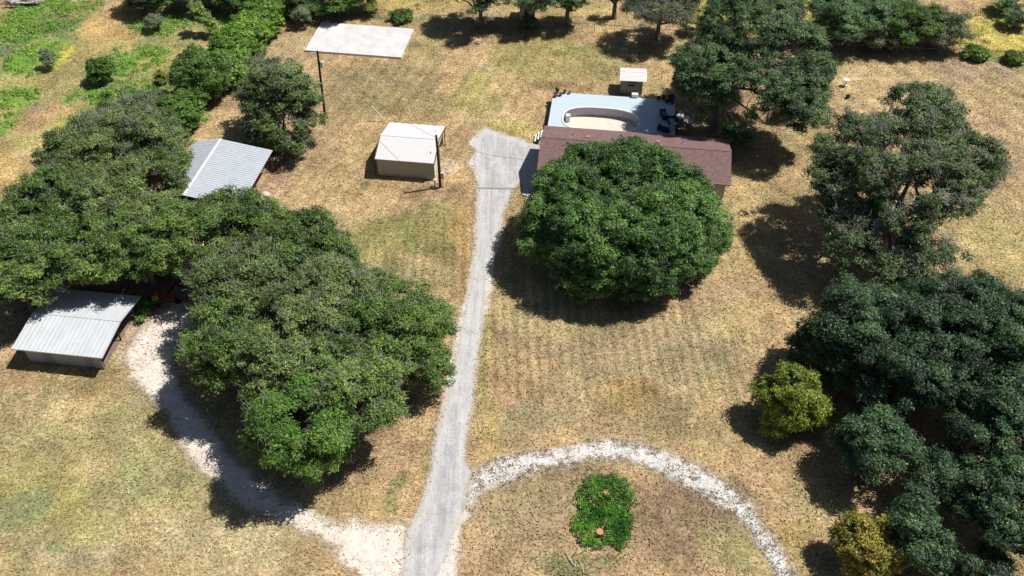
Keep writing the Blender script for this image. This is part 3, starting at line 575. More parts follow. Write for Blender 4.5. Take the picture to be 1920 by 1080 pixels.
B_(1595, 30, 3.6, 5.4, 3.7, 'mesq', 112, 'light green airy tree behind the back fence, right of the tall dark oak', twig=1.8, cover=.82)
B_(1700, 42, 2.9, 4.6, 3.0, 'lushdark', 113, 'mid green shrubby tree behind the back fence, next to the airy tree', twig=1.6, cover=.9)
B_(1768, 58, 2.4, 3.4, 2.4, 'grey', 114, 'greyish thorny tree behind the back fence at the left end of the yellow field', twig=3.0, cover=.85, bare=.2)
B_(1650, 68, 1.6, 3.4, 1.7, 'grey', 115, 'low brownish brush under the airy tree at the back fence', twig=3.0, name='low_brush', cat='brush', cover=.8, bare=.3, clump=.5, trunk_r=.1, fork=.4, stems=3, n=5)
B_(1885, 2, 1.6, 2.0, 1.4, 'mesq', 116, 'small bright shrub at the top right corner', name='bright_shrub', cat='shrub', clump=.5, trunk_r=.08, fork=.4, stems=3, n=5)
B_(1908, 32, 1.4, 1.9, 1.2, 'dark', 117, 'dark shrub on the right frame edge in the yellow field', name='dark_shrub', cat='shrub', clump=.5, trunk_r=.08, fork=.4, stems=3, n=5)
B_(1155, -10, 3.4, 1.6, 1.3, 'sparse', 118, 'half bare dead-looking tree at the top edge above the shed with the white roof', twig=3, cover=.7, bare=.5, n=4)
for i, (u, v, r_, rz, l, lm) in enumerate([(1378, 252, 1.5, 1.0, 'dark low shrub at the foot of the tall leaning oak', 'dark'), (1398, 262, .9, .7, 'small shrub right of the one at the foot of the tall oak', 'dark'),
                                           (1322, 75, 1.2, .8, 'dark low shrub on the fence left of the tall dark oak', 'dark'), (753, 30, 1.6, .6, 'low green shrub along the back fence by the concrete slab', 'lushdark'),
                                           (1832, 100, 1.7, .6, 'low green weeds clump along the back fence at the right', 'lush'), (1902, 108, 1.3, .6, 'green weeds clump at the fence by the right frame edge', 'lush'),
                                           (993, 42, 1.0, .8, 'low dark shrub in front of the small white pump house', 'dark'), (486, 103, .7, .6, 'small green shrub right of the boundary bushes', 'lushdark'),
                                           (258, 588, .8, .5, 'small dark green shrub by the right corner of the long low shed', 'oak')]):
    T(l, 'shrub', (u, v + 6), auto_lobes(u, v, rz, r_, rz, 5, 120 + i), lm, 120 + i, 'low_shrub', leaf=.12, clump=.36, trunk_r=.05, fork=.3, twig=.8, stems=2)

# ---------------------------------------------------------------- ground, one sheet to the horizon
far = [95, 125, 170, 240, 360, 560, 900, 1500, 2600]
xs = np.concatenate([-np.array(far[::-1], float), np.arange(-84, 84.01, .32), np.array(far, float)])
ys = np.concatenate([[-2600, -900, -300, -120, -50, -10, 12, 22], np.arange(27, 132, .32), [145, 165, 200, 260, 360, 560, 900, 1500, 2600, 4200]])
X, Y = np.meshgrid(xs, ys)
HZ = (fbm(X * .3, Y * .3, 77, 3) - .5) * .10
HZ = np.where((Y > 24) & (Y < 134) & (np.abs(X) < 84), HZ, 0) - .05
V = np.stack([X, Y, HZ], -1).reshape(-1, 3)
ny, nx = X.shape; I = np.arange(ny * nx).reshape(ny, nx)
Fq = np.stack([I[:-1, :-1], I[:-1, 1:], I[1:, 1:], I[1:, :-1]], -1).reshape(-1, 4)
g = np_mesh('ground', V, Fq, ground_like('dry_grass_ground'), 4, None, None, True, field(X, Y).reshape(-1, 3)); g['kind'] = 'structure'

# ---------------------------------------------------------------- drives
def sdf_poly(x, y, pts):
    d = seg_dist(x, y, np.vstack([pts, pts[:1]])); ins = np.zeros(x.shape, bool)
    for a, b in zip(pts, np.roll(pts, -1, 0)):
        c = ((a[1] > y) != (b[1] > y)) & (x < (b[0] - a[0]) * (y - a[1]) / (b[1] - a[1] + 1e-12) + a[0]); ins ^= c
    return np.where(ins, -d, d)
def sheet(name, px, m, z, amp, cell=.2, seed=1, nfreq=.9, grow=0.0):
    """drive laid as one sheet; the attribute 'edge' is the distance inside its border, where gravel thins out into grass"""
    pts = wpts(px); lo = pts.min(0) - 2; hi = pts.max(0) + 2
    x, y = np.meshgrid(np.arange(lo[0], hi[0], cell), np.arange(lo[1], hi[1], cell))
    s = sdf_poly(x, y, pts) + (fbm(x * nfreq, y * nfreq, seed, 5) - .5) * 2 * amp
    I = np.arange(x.size).reshape(x.shape); ok = (s < .9 + grow)
    q = ok[:-1, :-1] & ok[:-1, 1:] & ok[1:, 1:] & ok[1:, :-1]
    Fq = np.stack([I[:-1, :-1], I[:-1, 1:], I[1:, 1:], I[1:, :-1]], -1)[q]
    used = np.unique(Fq); remap = np.full(x.size, -1); remap[used] = np.arange(len(used))
    V = np.stack([x.ravel()[used], y.ravel()[used], np.full(len(used), z)], -1)
    o = np_mesh(name, V, remap[Fq], m); o['kind'] = 'structure'
    at = o.data.attributes.new('edge', 'FLOAT', 'POINT'); at.data.foreach_set('value', (-s.ravel()[used] + grow).astype(np.float32)); return o
GREY = gravel_mat('chipseal_grey', (.37, .37, .38), (.55, .55, .55), 11, .34, patch=.5, soft=.25, dust=(.60, .58, .55))
WHITE = gravel_mat('white_gravel', (.56, .53, .49), (.70, .67, .63), 9, .24)
CALI = gravel_mat('caliche', (.62, .55, .48), (.74, .67, .61), 6, .16, False, soft=.7, gaps=.43)
CIRC = gravel_mat('pale_gravel', (.54, .53, .51), (.70, .69, .67), 11, .34, False, soft=.6, gaps=.465)
UP = [(910, 236), (927, 245), (953, 252), (973, 257), (997, 268), (1012, 272), (1012, 330), (979, 343), (965, 353), (959, 367), (948, 392), (940, 450), (930, 485), (926, 520)]
UPL = [(875, 540), (880, 502), (886, 470), (890, 420), (892, 377), (893, 345), (887, 320), (876, 303), (890, 285), (876, 268), (893, 250)]
sheet('gravel_shoulder', UP + [(923, 540), (915, 576), (905, 622), (900, 660), (895, 700), (887, 760), (880, 810), (876, 840), (869, 868), (890, 880), (892, 950), (880, 968), (868, 985), (861, 1030), (856, 1080), (855, 1110)] +
      [(735, 1110), (745, 1035), (762, 985), (784, 958), (797, 922), (807, 868), (816, 815), (825, 770), (837, 702), (847, 657), (858, 600), (864, 572)] + UPL, WHITE, .012, .30, seed=3, grow=.22)
sheet('driveway', [(912, 240), (950, 256), (973, 260), (997, 272), (1010, 275), (1010, 330), (978, 343), (962, 353), (955, 367), (943, 400), (931, 450), (918, 500), (908, 540), (903, 600), (900, 640), (893, 690), (889, 730), (882, 780), (877, 810), (871, 862), (885, 882), (878, 930), (866, 965), (845, 1010), (838, 1042), (820, 1075), (812, 1110), (752, 1110),
                   (758, 1035), (765, 990), (786, 962), (799, 925), (811, 868), (818, 820), (832, 770), (846, 720), (856, 660), (869, 600), (880, 550), (886, 500), (892, 440), (897, 390), (896, 330), (886, 303), (893, 285), (886, 268), (898, 252)], GREY, .022, .2, seed=5, grow=.05)
CO = [(890, 880), (930, 860), (960, 852), (1005, 845), (1080, 832), (1135, 820), (1197, 832), (1235, 842), (1297, 865), (1347, 895), (1385, 920), (1417, 960), (1435, 992), (1455, 1015), (1490, 1075), (1510, 1120)]
CI = [(1475, 1120), (1452, 1070), (1435, 1042), (1410, 1005), (1380, 970), (1330, 938), (1297, 916), (1247, 890), (1197, 872), (1160, 862), (1097, 866), (1027, 880), (982, 893), (960, 904), (905, 924), (885, 960), (870, 950)]
sheet('circular_drive', CO + CI, CIRC, .032, .30, .2, 12, nfreq=1.3, grow=.38)
sheet('caliche_track', [(760, 1110), (765, 985), (742, 980), (705, 987), (672, 977), (640, 985), (610, 977), (585, 958), (562, 945), (535, 945), (495, 908), (455, 880), (428, 850), (400, 812), (372, 775), (345, 745), (330, 720), (322, 690), (326, 650), (345, 630), (395, 600), (400, 570), (365, 555), (320, 568), (285, 600), (262, 625), (240, 660), (243, 705),
                        (263, 720), (287, 747), (307, 772), (322, 800), (345, 840), (362, 862), (390, 887), (425, 912), (440, 940), (480, 962), (530, 975), (562, 997), (600, 1008), (630, 1037), (660, 1068), (690, 1110)], CALI, .016, .6, .2, 9, grow=.5)

# ---------------------------------------------------------------- loose cover: dry grass, weeds, litter
def scatter_grass(name, n, size, region, m, seed, accept=None, h=.05, tilt=.8, up=0.0, colf=None, label=None, cat=None):
    r = np.random.default_rng(seed); x = r.uniform(region[0], region[1], n); y = r.uniform(region[2], region[3], n)
    # keep what the picture can plausibly see
    k = np.abs(x) < (y * .62 + 22); x = x[k]; y = y[k]
    if accept is not None: k = accept(x, y, r); x = x[k]; y = y[k]
    n = len(x); nn = rand_dirs(n, r) * tilt + [0, 0, 1.0 - up]
    V, Fq = leaf_quads(np.stack([x, y, r.uniform(.3, 1, n) * h], -1), nn, size * (0.8 + .5 * r.uniform(size=n)[:, None]), r, .34)
    c = (colf or field)(x, y) * r.uniform(.62, 1.45, (n, 1)) * (1 + r.normal(size=(n, 3)) * .04)
    o = np_mesh(name, V, Fq, m, 4, None, None, False, np.clip(np.repeat(c, 4, 0), .01, .85)); o['kind'] = 'stuff'
    if label: o['label'] = label; o['category'] = cat
    return o
GL = ground_like('dry_grass_blades', fine=False)
DR = [wpts(UP + [(923, 540), (900, 660), (876, 840), (890, 880), (890, 950), (858, 1030), (856, 1110), (735, 1110), (765, 985), (807, 868), (837, 702), (864, 572)] + UPL),
      wpts([(741, 1110), (765, 985), (672, 977), (562, 945), (332, 690), (332, 650), (243, 700), (390, 887), (440, 940), (600, 1005), (690, 1110)])]
CIRCP = wpts(CO + CI)
def not_drive(x, y, r):
    k = sdf_poly(x, y, DR[0]) > -.05; k &= sdf_poly(x, y, DR[1]) > -.1
    c = sdf_poly(x, y, CIRCP) < -.15; k &= ~(c & (r.uniform(size=x.shape) > .05)); return k
scatter_grass('dry_grass', 330000, .105, (-80, 80, 28, 128), GL, 5, not_drive, .05, .9, 0, None, 'dry straw coloured mown grass covering the lawn', 'grass')
LUSH = [(BLW[i]) for i in range(len(BL)) if BL[i][4][1] > BL[i][4][0] * 1.25 and BL[i][1] < 245 and BL[i][0] < 460]
def in_lush(x, y, r):
    w = np.zeros(x.shape)
    for (bx, by, rx, ry, c, s) in LUSH: w = np.maximum(w, np.clip(1.3 - ((x - bx) / rx) ** 2 - ((y - by) / ry) ** 2, 0, 1))
    w *= np.clip((fbm(x * .55, y * .55, 91, 4) - .38) * 5, 0.06, 1); return r.uniform(size=x.shape) < w
def lushcol(x, y):
    n = fbm(x * .5, y * .5, 14, 3)[..., None]; return np.array((.10, .20, .035)) * (1 - n) * 1.5 + np.array((.20, .34, .06)) * n * 1.1
def weeds(name, region, n, accept, cf, seed, label):
    r = np.random.default_rng(seed); x = r.uniform(region[0], region[1], n); y = r.uniform(region[2], region[3], n)
    k = accept(x, y, r); x = x[k]; y = y[k]; n = len(x); q = 26
    idx = np.repeat(np.arange(n), q); d = rand_dirs(n * q, r); d[:, 2] = np.abs(d[:, 2])
    rad = r.uniform(.2, .55, n)[idx, None]; pos = np.stack([x, y, np.zeros(n)], -1)[idx] + d * rad * [1, 1, .8]
    V, Fq = leaf_quads(pos, d + [0, 0, .6], .11, r, .5); c = cf(x, y)[idx] * r.uniform(.55, 1.45, (n * q, 1))
    o = np_mesh(name, V, Fq, GL, 4, None, None, False, np.clip(np.repeat(c, 4, 0), .01, .8)); o['kind'] = 'stuff'; o['label'] = label; o['category'] = 'weeds'
    return o
a_, b_ = P(0, 250), P(460, 0)
weeds('green_weeds', (-78, -32, a_.y, 124), 9000, in_lush, lushcol, 6, 'lush green weeds growing in patches over the rough field')
def yl(x, y, r):
    w = np.zeros(x.shape)
    for (bx, by, rx, ry, c, s) in [BLW[i] for i in range(len(BL)) if BL[i][4][0] > .41 and BL[i][4][2] < .135]: w = np.maximum(w, np.clip(1.2 - ((x - bx) / rx) ** 2 - ((y - by) / ry) ** 2, 0, 1))
    return r.uniform(size=x.shape) < w * np.clip((fbm(x * .7, y * .7, 93, 3) - .4) * 5, 0, 1)
weeds('yellow_weeds', (-78, 84, 90, 126), 5200, yl, lambda x, y: np.ones(x.shape + (1,)) * np.array((.40, .35, .09)), 8, 'yellow flowering weeds in the fields beyond the fences')
def on_circ(x, y, r):
    return (sdf_poly(x, y, CIRCP) < .1) & (r.uniform(size=x.shape) < np.clip((fbm(x * 1.3, y * 1.3, 95, 4) - .42) * 5, .04, .85))
def brown(x, y):
    n = fbm(x * 2, y * 2, 15, 2)[..., None]; p0 = P(1068, 838); w = np.exp(-((x - p0.x) ** 2 + (y - p0.y) ** 2) / 1.2)[..., None]
    return (np.array((.16, .115, .085)) * (1 - n) + np.array((.30, .20, .12)) * n) * (1 - w) + np.array((.50, .17, .07)) * w
bx0 = wpts(CO + CI).min(0); bx1 = wpts(CO + CI).max(0)
scatter_grass('leaf_litter', 60000, .075, (bx0[0], bx1[0], bx0[1], bx1[1]), GL, 17, on_circ, .07, .7, 0, brown, 'brown dead leaves scattered over the circular gravel drive', 'leaves')
def under(x, y, r):
    w = np.zeros(x.shape)
    for (tx, ty, tr) in LITTER: w = np.maximum(w, np.clip(1.15 - np.hypot(x - tx, y - ty) / tr, 0, 1))
    return r.uniform(size=x.shape) < w * np.clip((fbm(x * 1.1, y * 1.1, 97, 4) - .4) * 5, 0, .9)
scatter_grass('fallen_leaves', 260000, .075, (-66, 56, 30, 122), GL, 19, under, .06, .8, 0, lambda x, y: np.ones(x.shape + (1,)) * np.array((.16, .115, .08)), 'brown fallen oak leaves lying on the ground under the trees', 'leaves')
def edge_l(x, y, r):
    s1 = np.abs(sdf_poly(x, y, DR[0]) + .1); s2 = np.abs(sdf_poly(x, y, DR[1]) + .3)
    return (r.uniform(size=x.shape) < np.maximum(np.exp(-s1 / .22), .55 * np.exp(-s2 / .6)))
scatter_grass('edge_grass', 120000, .09, (-38, 6, 28, 86), GL, 18, edge_l, .06, .9, 0, None, 'ragged dry grass along the edges of driveway and track', 'grass')
for t in TREES:
    name, label, cat, b, lo, lm, seed, kw = t
    tree(name, label, cat, b, lo, lm, seed, **kw)
#OBJECTS#

# ================================================================ built things
ROOF_W = mat('white_metal_roof', (.66, .65, .66), .45, .05, 2, bump=0, spec=.4)
ROOF_S = mat('silver_metal_roof', (.50, .545, .60), .42, .12, 1.2, metal=.15, spec=.5)
ROOF_G = mat('galvanised_roof', (.60, .63, .67), .45, .16, 1.6, metal=.15, spec=.5, stretch=(1, .25, 1))
WALL_B = mat('beige_metal_wall', (.42, .40, .36), .6, .06, 2)
WALL_GR = mat('grey_metal_wall', (.40, .40, .40), .6, .12, 1.5)
WALL_DG = mat('weathered_grey_sheet', (.30, .30, .31), .6, .12, 1.5)
TRIM_R = mat('rust_red_trim', (.20, .085, .075), .6, .1)
TRIM_W = mat('white_trim', (.70, .70, .70), .5, .05)
DARK = mat('dark_paint_and_shade', (.02, .02, .022), .8, .1)
BLACK = mat('black_wicker', (.022, .022, .026), .55, .3, 12)
CONC = mat('bleached_concrete', (.60, .59, .59), .85, .22, .55, bump=.2)
SIDING = mat('cream_siding', (.50, .49, .44), .7, .05, 2)
SKIRT = mat('skirting_block', (.38, .38, .37), .8, .12, 5)
GLASS = mat('window_glass', (.05, .06, .07), .08, .1, 1, spec=.6)
WOOD = mat('creosote_pole', (.050, .030, .024), .8, .35, 7, stretch=(1, 1, .2))
STEEL = mat('galvanised_steel', (.45, .46, .47), .4, .1, 5, metal=.6)
CABLE = mat('cable', (.03, .03, .03), .6, .1)
RED = mat('red_paint', (.26, .03, .025), .45, .15, 6)
GREEN = mat('green_paint', (.015, .22, .035), .35, .1, 6, spec=.5)
YEL = mat('yellow_paint', (.75, .48, .03), .4, .08, 6)
RUBBER = mat('tyre_rubber', (.02, .02, .02), .8, .2, 9)
TERRA = mat('terracotta', (.26, .095, .07), .8, .2, 9)
SOIL = mat('potting_soil', (.05, .035, .025), .95, .3, 12)
CUT = mat('fresh_cut_wood', (.50, .25, .11), .8, .45, 7)
DEADW = mat('bleached_dead_wood', (.55, .52, .49), .8, .2, 8)
PALEB = mat('pale_blue_paint', (.27, .42, .50), .3, .1, 3, spec=.5)
PLAST = mat('white_plastic', (.72, .74, .76), .5, .05, 5)
BLUEW = mat('pool_wall', (.40, .42, .47), .6, .16, 2.5, bump=.1)
DECKC = mat('pale_blue_deck_boards', (.47, .565, .63), .6, .07, 1.6, spec=.3, stretch=(.3, 3, 1))
POOLF = mat('dusty_pool_floor', (.72, .60, .52), .85, .07, 1.2)

def shingles(name, c1, c2):
    m, t, b = new_mat(name); N = t.nodes; L = t.links; b.inputs['Roughness'].default_value = .9; b.inputs['Specular IOR Level'].default_value = .15
    tc = N.new('ShaderNodeTexCoord'); br = N.new('ShaderNodeTexBrick'); br.inputs['Scale'].default_value = 1.0
    br.inputs['Brick Width'].default_value = .34; br.inputs['Row Height'].default_value = .16; br.inputs['Mortar Size'].default_value = .012
    br.inputs['Color1'].default_value = (*c1, 1); br.inputs['Color2'].default_value = (*c2, 1); br.inputs['Mortar'].default_value = (c1[0] * .55, c1[1] * .55, c1[2] * .55, 1)
    L.new(tc.outputs['Object'], br.inputs['Vector'])
    n = N.new('ShaderNodeTexNoise'); n.inputs['Scale'].default_value = 5; n.inputs['Detail'].default_value = 8; n.inputs['Roughness'].default_value = .85; L.new(tc.outputs['Object'], n.inputs['Vector'])
    r = N.new('ShaderNodeMapRange'); r.inputs[1].default_value = .3; r.inputs[2].default_value = .7; r.inputs[3].default_value = .70; r.inputs[4].default_value = 1.35; L.new(n.outputs['Fac'], r.inputs[0])
    v = N.new('ShaderNodeVectorMath'); v.operation = 'SCALE'; L.new(br.outputs[0], v.inputs[0]); L.new(r.outputs[0], v.inputs['Scale']); L.new(v.outputs[0], b.inputs['Base Color'])
    return m
SHING = shingles('red_shingles', (.235, .152, .150), (.175, .108, .106))

def ribbed(prof, x0, x1, step, rib=.05, hgt=.035, th=.04, along='y'):
    """roof skin whose profile runs over y (prof [(y,z)]) and extends over x, with raised ribs every step"""
    mb = MB(); n = len(prof)
    for (ya, za), (yb, zb) in zip(prof[:-1], prof[1:]):
        mb.add([(x0, ya, za), (x1, ya, za), (x1, yb, zb), (x0, yb, zb), (x0, ya, za - th), (x1, ya, za - th), (x1, yb, zb - th), (x0, yb, zb - th)],
               [(0, 1, 2, 3), (7, 6, 5, 4), (0, 4, 5, 1), (3, 2, 6, 7), (0, 3, 7, 4), (1, 5, 6, 2)])
        k = int((x1 - x0) / step)
        for i in range(1, k + 1):
            x = x0 + (x1 - x0) * i / (k + 1)
            mb.add([(x - rib, ya, za + .002), (x - rib * .4, ya, za + hgt), (x + rib * .4, ya, za + hgt), (x + rib, ya, za + .002),
                    (x - rib, yb, zb + .002), (x - rib * .4, yb, zb + hgt), (x + rib * .4, yb, zb + hgt), (x + rib, yb, zb + .002)],
                   [(0, 1, 5, 4), (1, 2, 6, 5), (2, 3, 7, 6), (0, 3, 2, 1), (4, 5, 6, 7)])
    return mb
def ribwall(mb, x0, x1, y, z0, z1, step=.3, th=.06, out=-1):
    mb.box(x0, x1, min(y, y - out * th), max(y, y - out * th), z0, z1)
    k = int((x1 - x0) / step)
    for i in range(1, k):
        x = x0 + (x1 - x0) * i / k; mb.box(x - .025, x + .025, min(y + out * .002, y + out * .03), max(y + out * .002, y + out * .03), z0 + .02, z1 - .02)

# ---- front-left long low shed
p = P(21.6, 654, 2.2)
A = thing('lean_to_shed', 'long low open sided shed with pale metal roof at the left frame edge', 'shed', (p.x, p.y, 0), ROT)
wd = 8.2
ribbed([(0, 2.2), (3.95, 2.62), (7.75, 1.95)], 0, wd, .42, .03, .018).build('roof', ROOF_G, A)
MB().box(-.02, wd + .02, 3.87, 4.03, 2.625, 2.66).build('ridge_cap', ROOF_G, A)
fb = MB().box(.0, wd, -.03, -.003, 2.10, 2.215)
for x0_, x1_ in ((-.035, -.003), (wd + .003, wd + .035)):
    for (ya, za, yb, zb) in ((0, 2.2, 3.95, 2.62), (3.95, 2.62, 7.75, 1.95)):
        fb.add([(x0_, ya, za - .1), (x1_, ya, za - .1), (x1_, yb, zb - .1), (x0_, yb, zb - .1), (x0_, ya, za + .02), (x1_, ya, za + .02), (x1_, yb, zb + .02), (x0_, yb, zb + .02)], [(0, 3, 2, 1), (4, 5, 6, 7), (0, 1, 5, 4), (1, 2, 6, 5), (2, 3, 7, 6), (3, 0, 4, 7)])
fb.build('fascia', ROOF_S, A)
cuts = [.62, 1.85, 2.95, 5.4, 6.35, 6.95, 7.45]; cuts = [.55, 2.05, 3.1, 5.9, 6.7, 7.5]
for i in range(5):
    w_ = MB(); ribwall(w_, cuts[i], cuts[i + 1] - .01, .55 + .012 * (i % 2), 0, 2.2, .25); w_.build('wall_panel', (WALL_GR, WALL_DG, WALL_GR, WALL_DG, WALL_GR)[i], A)
w_ = MB(); w_.box(.50, .56, .63, 7.3, 0, 1.95); w_.build('side_wall', WALL_DG, A)
w_ = MB(); w_.box(.57, 7.4, 7.24, 7.3, 0, 1.9); w_.build('back_wall', WALL_DG, A)
for y_ in (.70, 3.95, 7.12): MB().box(7.38, 7.48, y_ - .05, y_ + .05, 0, 2.1 if y_ < 1 else (2.52 if y_ < 5 else 1.98)).build('post', WOOD, A)
MB().box(.57, 7.37, .7, 7.2, .0, .03).build('dirt_floor', mat('brown_dirt', (.20, .15, .12), .95, .2, 3), A)
MB().box(7.52, 7.55, .2, 7.5, 2.0, 2.1).build('rafter', WOOD, A) if False else None

# ---- corrugated barn at an angle
p = P(413, 260.4, 3.6); ang = radians(-98.6)
Bn = thing('corrugated_barn', 'open barn with silver corrugated gable roof at the edge of the grove', 'barn', (p.x, p.y, 0), ang)
# local x runs along the ridge towards the camera, local y to the viewer's right
ribbed([(-2.95, 3.05), (0, 3.6), (5.75, 2.7)], 0, 9.8, .33, .06, .045).build('roof', ROOF_S, Bn)
MB().prism([(-.17, 3.60), (0, 3.665), (.17, 3.60), (.17, 3.585), (0, 3.62), (-.17, 3.585)], 'x', -.03, 9.83).build('ridge_cap', ROOF_W, Bn)
for x_ in (.25, 4.9, 9.5):
    MB().tube([(x_, 5.4, -.1), (x_, 5.4, 2.68)], .06, 8).build('post', RED, Bn)
    MB().tube([(x_, -2.7, -.1), (x_, -2.7, 3.05)], .06, 8).build('post', RED, Bn)
for y_, z_ in ((5.4, 2.66), (-2.7, 3.0), (0, 3.50)): MB().box(.1, 9.7, y_ - .04, y_ + .04, z_ - .14, z_ - .02).build('beam', RED, Bn)
w_ = MB(); w_.box(.2, 9.6, -2.66, -2.60, 0, 2.95); w_.build('back_wall', WALL_GR, Bn)
w_ = MB(); w_.box(9.52, 9.58, -2.55, 5.3, 0, 2.6); w_.build('end_wall', WALL_DG, Bn)
# things kept under the barn
p = Bn.location + Vector((cos(ang) * 7.2 - sin(ang) * 4.3, sin(ang) * 7.2 + cos(ang) * 4.3, 0))
hb = thing('hay_rack', 'red metal rack standing under the edge of the corrugated barn roof', 'rack', p, ang)
f_ = MB()
for a in (-.7, .7):
    for b in (-.5, .5): f_.tube([(a, b, 0), (a, b, 1.2)], .03, 6)
for z_ in (.25, .6, 1.18):
    f_.tube([(-.7, -.5, z_), (.7, -.5, z_), (.7, .5, z_), (-.7, .5, z_), (-.7, -.5, z_)], .025, 6)
f_.build('frame', RED, hb); MB().box(-.66, .66, -.46, .46, .28, .34).build('tray', WALL_DG, hb)

# ---- white metal shed in the middle
p = P(703, 298, 2.35)
C_ = thing('metal_carport_shed', 'white roofed metal shed with beige walls and rust red trim beside the service pole', 'shed', (p.x, p.y, 0), ROT)
w0 = 6.46; dp = 7.0
ribbed([(0, 2.35), (3.25, 3.30), (dp, 2.35)], 0, w0, .30, .028, .016).build('roof', ROOF_W, C_)
MB().prism([(3.08, 3.29), (3.25, 3.345), (3.42, 3.29), (3.42, 3.275), (3.25, 3.31), (3.08, 3.275)], 'x', -.05, w0 + .05).build('ridge_cap', TRIM_W, C_)
for x_ in (0, w0):
    tr_ = MB()
    for (ya, za, yb, zb) in ((0, 2.35, 3.25, 3.30), (3.25, 3.30, dp, 2.35)):
        xa, xb = (x_ - .09, x_ - .003) if x_ == 0 else (x_ + .003, x_ + .09)
        tr_.add([(xa, ya, za - .14), (xb, ya, za - .14), (xb, yb, zb - .14), (xa, yb, zb - .14), (xa, ya, za + .025), (xb, ya, za + .025), (xb, yb, zb + .025), (xa, yb, zb + .025)], [(0, 3, 2, 1), (4, 5, 6, 7), (0, 1, 5, 4), (1, 2, 6, 5), (2, 3, 7, 6), (3, 0, 4, 7)])
    tr_.build('rake_trim', TRIM_R, C_)
w_ = MB(); ribwall(w_, .12, w0 - .10, .14, 0, 2.34, .28); w_.build('front_wall', WALL_B, C_)
w_ = MB(); w_.prism([(.22, 0), (6.7, 0), (6.7, 2.36), (3.25, 3.22), (.22, 2.36)], 'x', .12, .18); w_.build('left_wall', WALL_B, C_)
w_ = MB(); ribwall(w_, .19, w0 - .3, 6.75, 0, 2.34, .28, .06, 1); w_.build('rear_wall', WALL_B, C_)
w_ = MB(); w_.prism([(.22, 2.05), (6.7, 2.05), (6.7, 2.36), (3.25, 3.22), (.22, 2.36)], 'x', w0 - .2, w0 - .14).prism([(.22, 0), (3.3, 0), (3.3, 2.045), (.22, 2.045)], 'x', w0 - .2, w0 - .14); w_.build('right_gable', ROOF_W, C_)
for y_ in (.19, 3.35, 6.65): MB().box(w0 - .13, w0 - .04, y_ - .05, y_ + .05, 0, 2.3).build('corner_trim', TRIM_R, C_)
MB().box(.06, .115, .10, .16, 0, 2.3).build('corner_trim', TRIM_R, C_)
for (a, b, s) in ((5.6, 5.3, .16), (5.85, 5.05, .1), (4.45, 4.3, .1), (5.9, 1.35, .17)):
    zz = 2.35 + (b / 3.25) * .95 if b < 3.25 else 3.30 - (b - 3.25) / (dp - 3.25) * .95
    MB().lathe([(s * .35, .0), (s, .02), (s * .6, .03)], (a, b, zz + .01), 7, (.5, 1)).build('rust_patch', mat('rust_patch', (.42, .13, .06), .9, .3, 20), C_)

# ---- garden shed with the white roof and oval plaque
p = P(1162, 151, 2.0)
D_ = thing('garden_shed', 'small grey shed with a white roof and an oval plaque behind the pool deck', 'shed', (p.x, p.y, 0), radians(-5.5))
ribbed([(0, 2.0), (1.5, 2.42), (2.85, 2.1)], 0, 3.28, .2, .02, .014).build('roof', ROOF_W, D_)
MB().prism([(1.42, 2.42), (1.5, 2.445), (1.58, 2.42)], 'x', 0, 3.28).build('ridge_cap', TRIM_W, D_)
w_ = MB(); w_.box(.2, 2.85, .3, .36, 0, 2.02); w_.build('front_wall', WALL_GR, D_)
for x_ in (.2, 2.79): MB().prism([(.365, 0), (2.6, 0), (2.6, 2.08), (1.5, 2.36), (.365, 2.03)], 'x', x_, x_ + .06).build('side_wall', WALL_GR, D_)
MB().box(.27, 2.78, 2.54, 2.6, 0, 2.05).build('rear_wall', WALL_GR, D_)
pl = MB().lathe([(.5, 0), (.5, .05), (.46, .05)], (0, 0, 0), 28, (1, .62)).build('oval_plaque', DARK, D_)
pl.location = (1.5, .296, 1.42); pl.rotation_euler = (pi / 2, 0, 0)
q = MB().lathe([(.43, 0), (.43, .012), (.42, .015)], (0, 0, .051), 28, (1, .58)).build('panel', WALL_GR, pl)
q = MB().lathe([(.11, 0), (.11, .02), (.1, .02)], (-.17, -.08, .068), 12).lathe([(.11, 0), (.11, .02), (.1, .02)], (.17, -.08, .068), 12).lathe([(.05, 0), (.05, .02), (.04, .02)], (0, .17, .068), 10)
q.add([(-.36, -.12, .068), (.36, -.12, .068), (.22, -.235, .068), (-.22, -.235, .068), (-.36, -.12, .08), (.36, -.12, .08), (.22, -.235, .08), (-.22, -.235, .08)], [(0, 1, 2, 3), (4, 7, 6, 5), (0, 4, 5, 1), (2, 6, 7, 3), (1, 5, 6, 2), (0, 3, 7, 4)]).build('relief', DARK, pl)
MB().box(.42, .95, .286, .298, .05, 1.8).build('door', WALL_GR, D_)

# ---- house
p = P(1007, 318, 2.9)
H_ = thing('ranch_house', 'long single storey house with a red brown shingle roof behind the big oak', 'house', (p.x, p.y, 0), ROT)
hw = 20.15; hd = 8.15; ry = 3.95
rf = MB().prism([(0, 2.9), (hd, 2.9), (ry, 4.35)][::1], 'x', 0, hw)
rf = MB()
for (ya, za, yb, zb) in ((0, 2.9, ry, 4.35), (ry, 4.35, hd, 2.9)):
    rf.add([(0, ya, za), (hw, ya, za), (hw, yb, zb), (0, yb, zb), (0, ya, za - .12), (hw, ya, za - .12), (hw, yb, zb - .12), (0, yb, zb - .12)], [(0, 1, 2, 3), (7, 6, 5, 4), (0, 4, 5, 1), (3, 2, 6, 7), (0, 3, 7, 4), (1, 5, 6, 2)])
roof = rf.build('roof', SHING, H_)
MB().prism([(ry - .16, 4.335), (ry, 4.39), (ry + .16, 4.335), (ry, 4.36)], 'x', -.01, hw + .01).build('ridge_cap', SHING, roof)
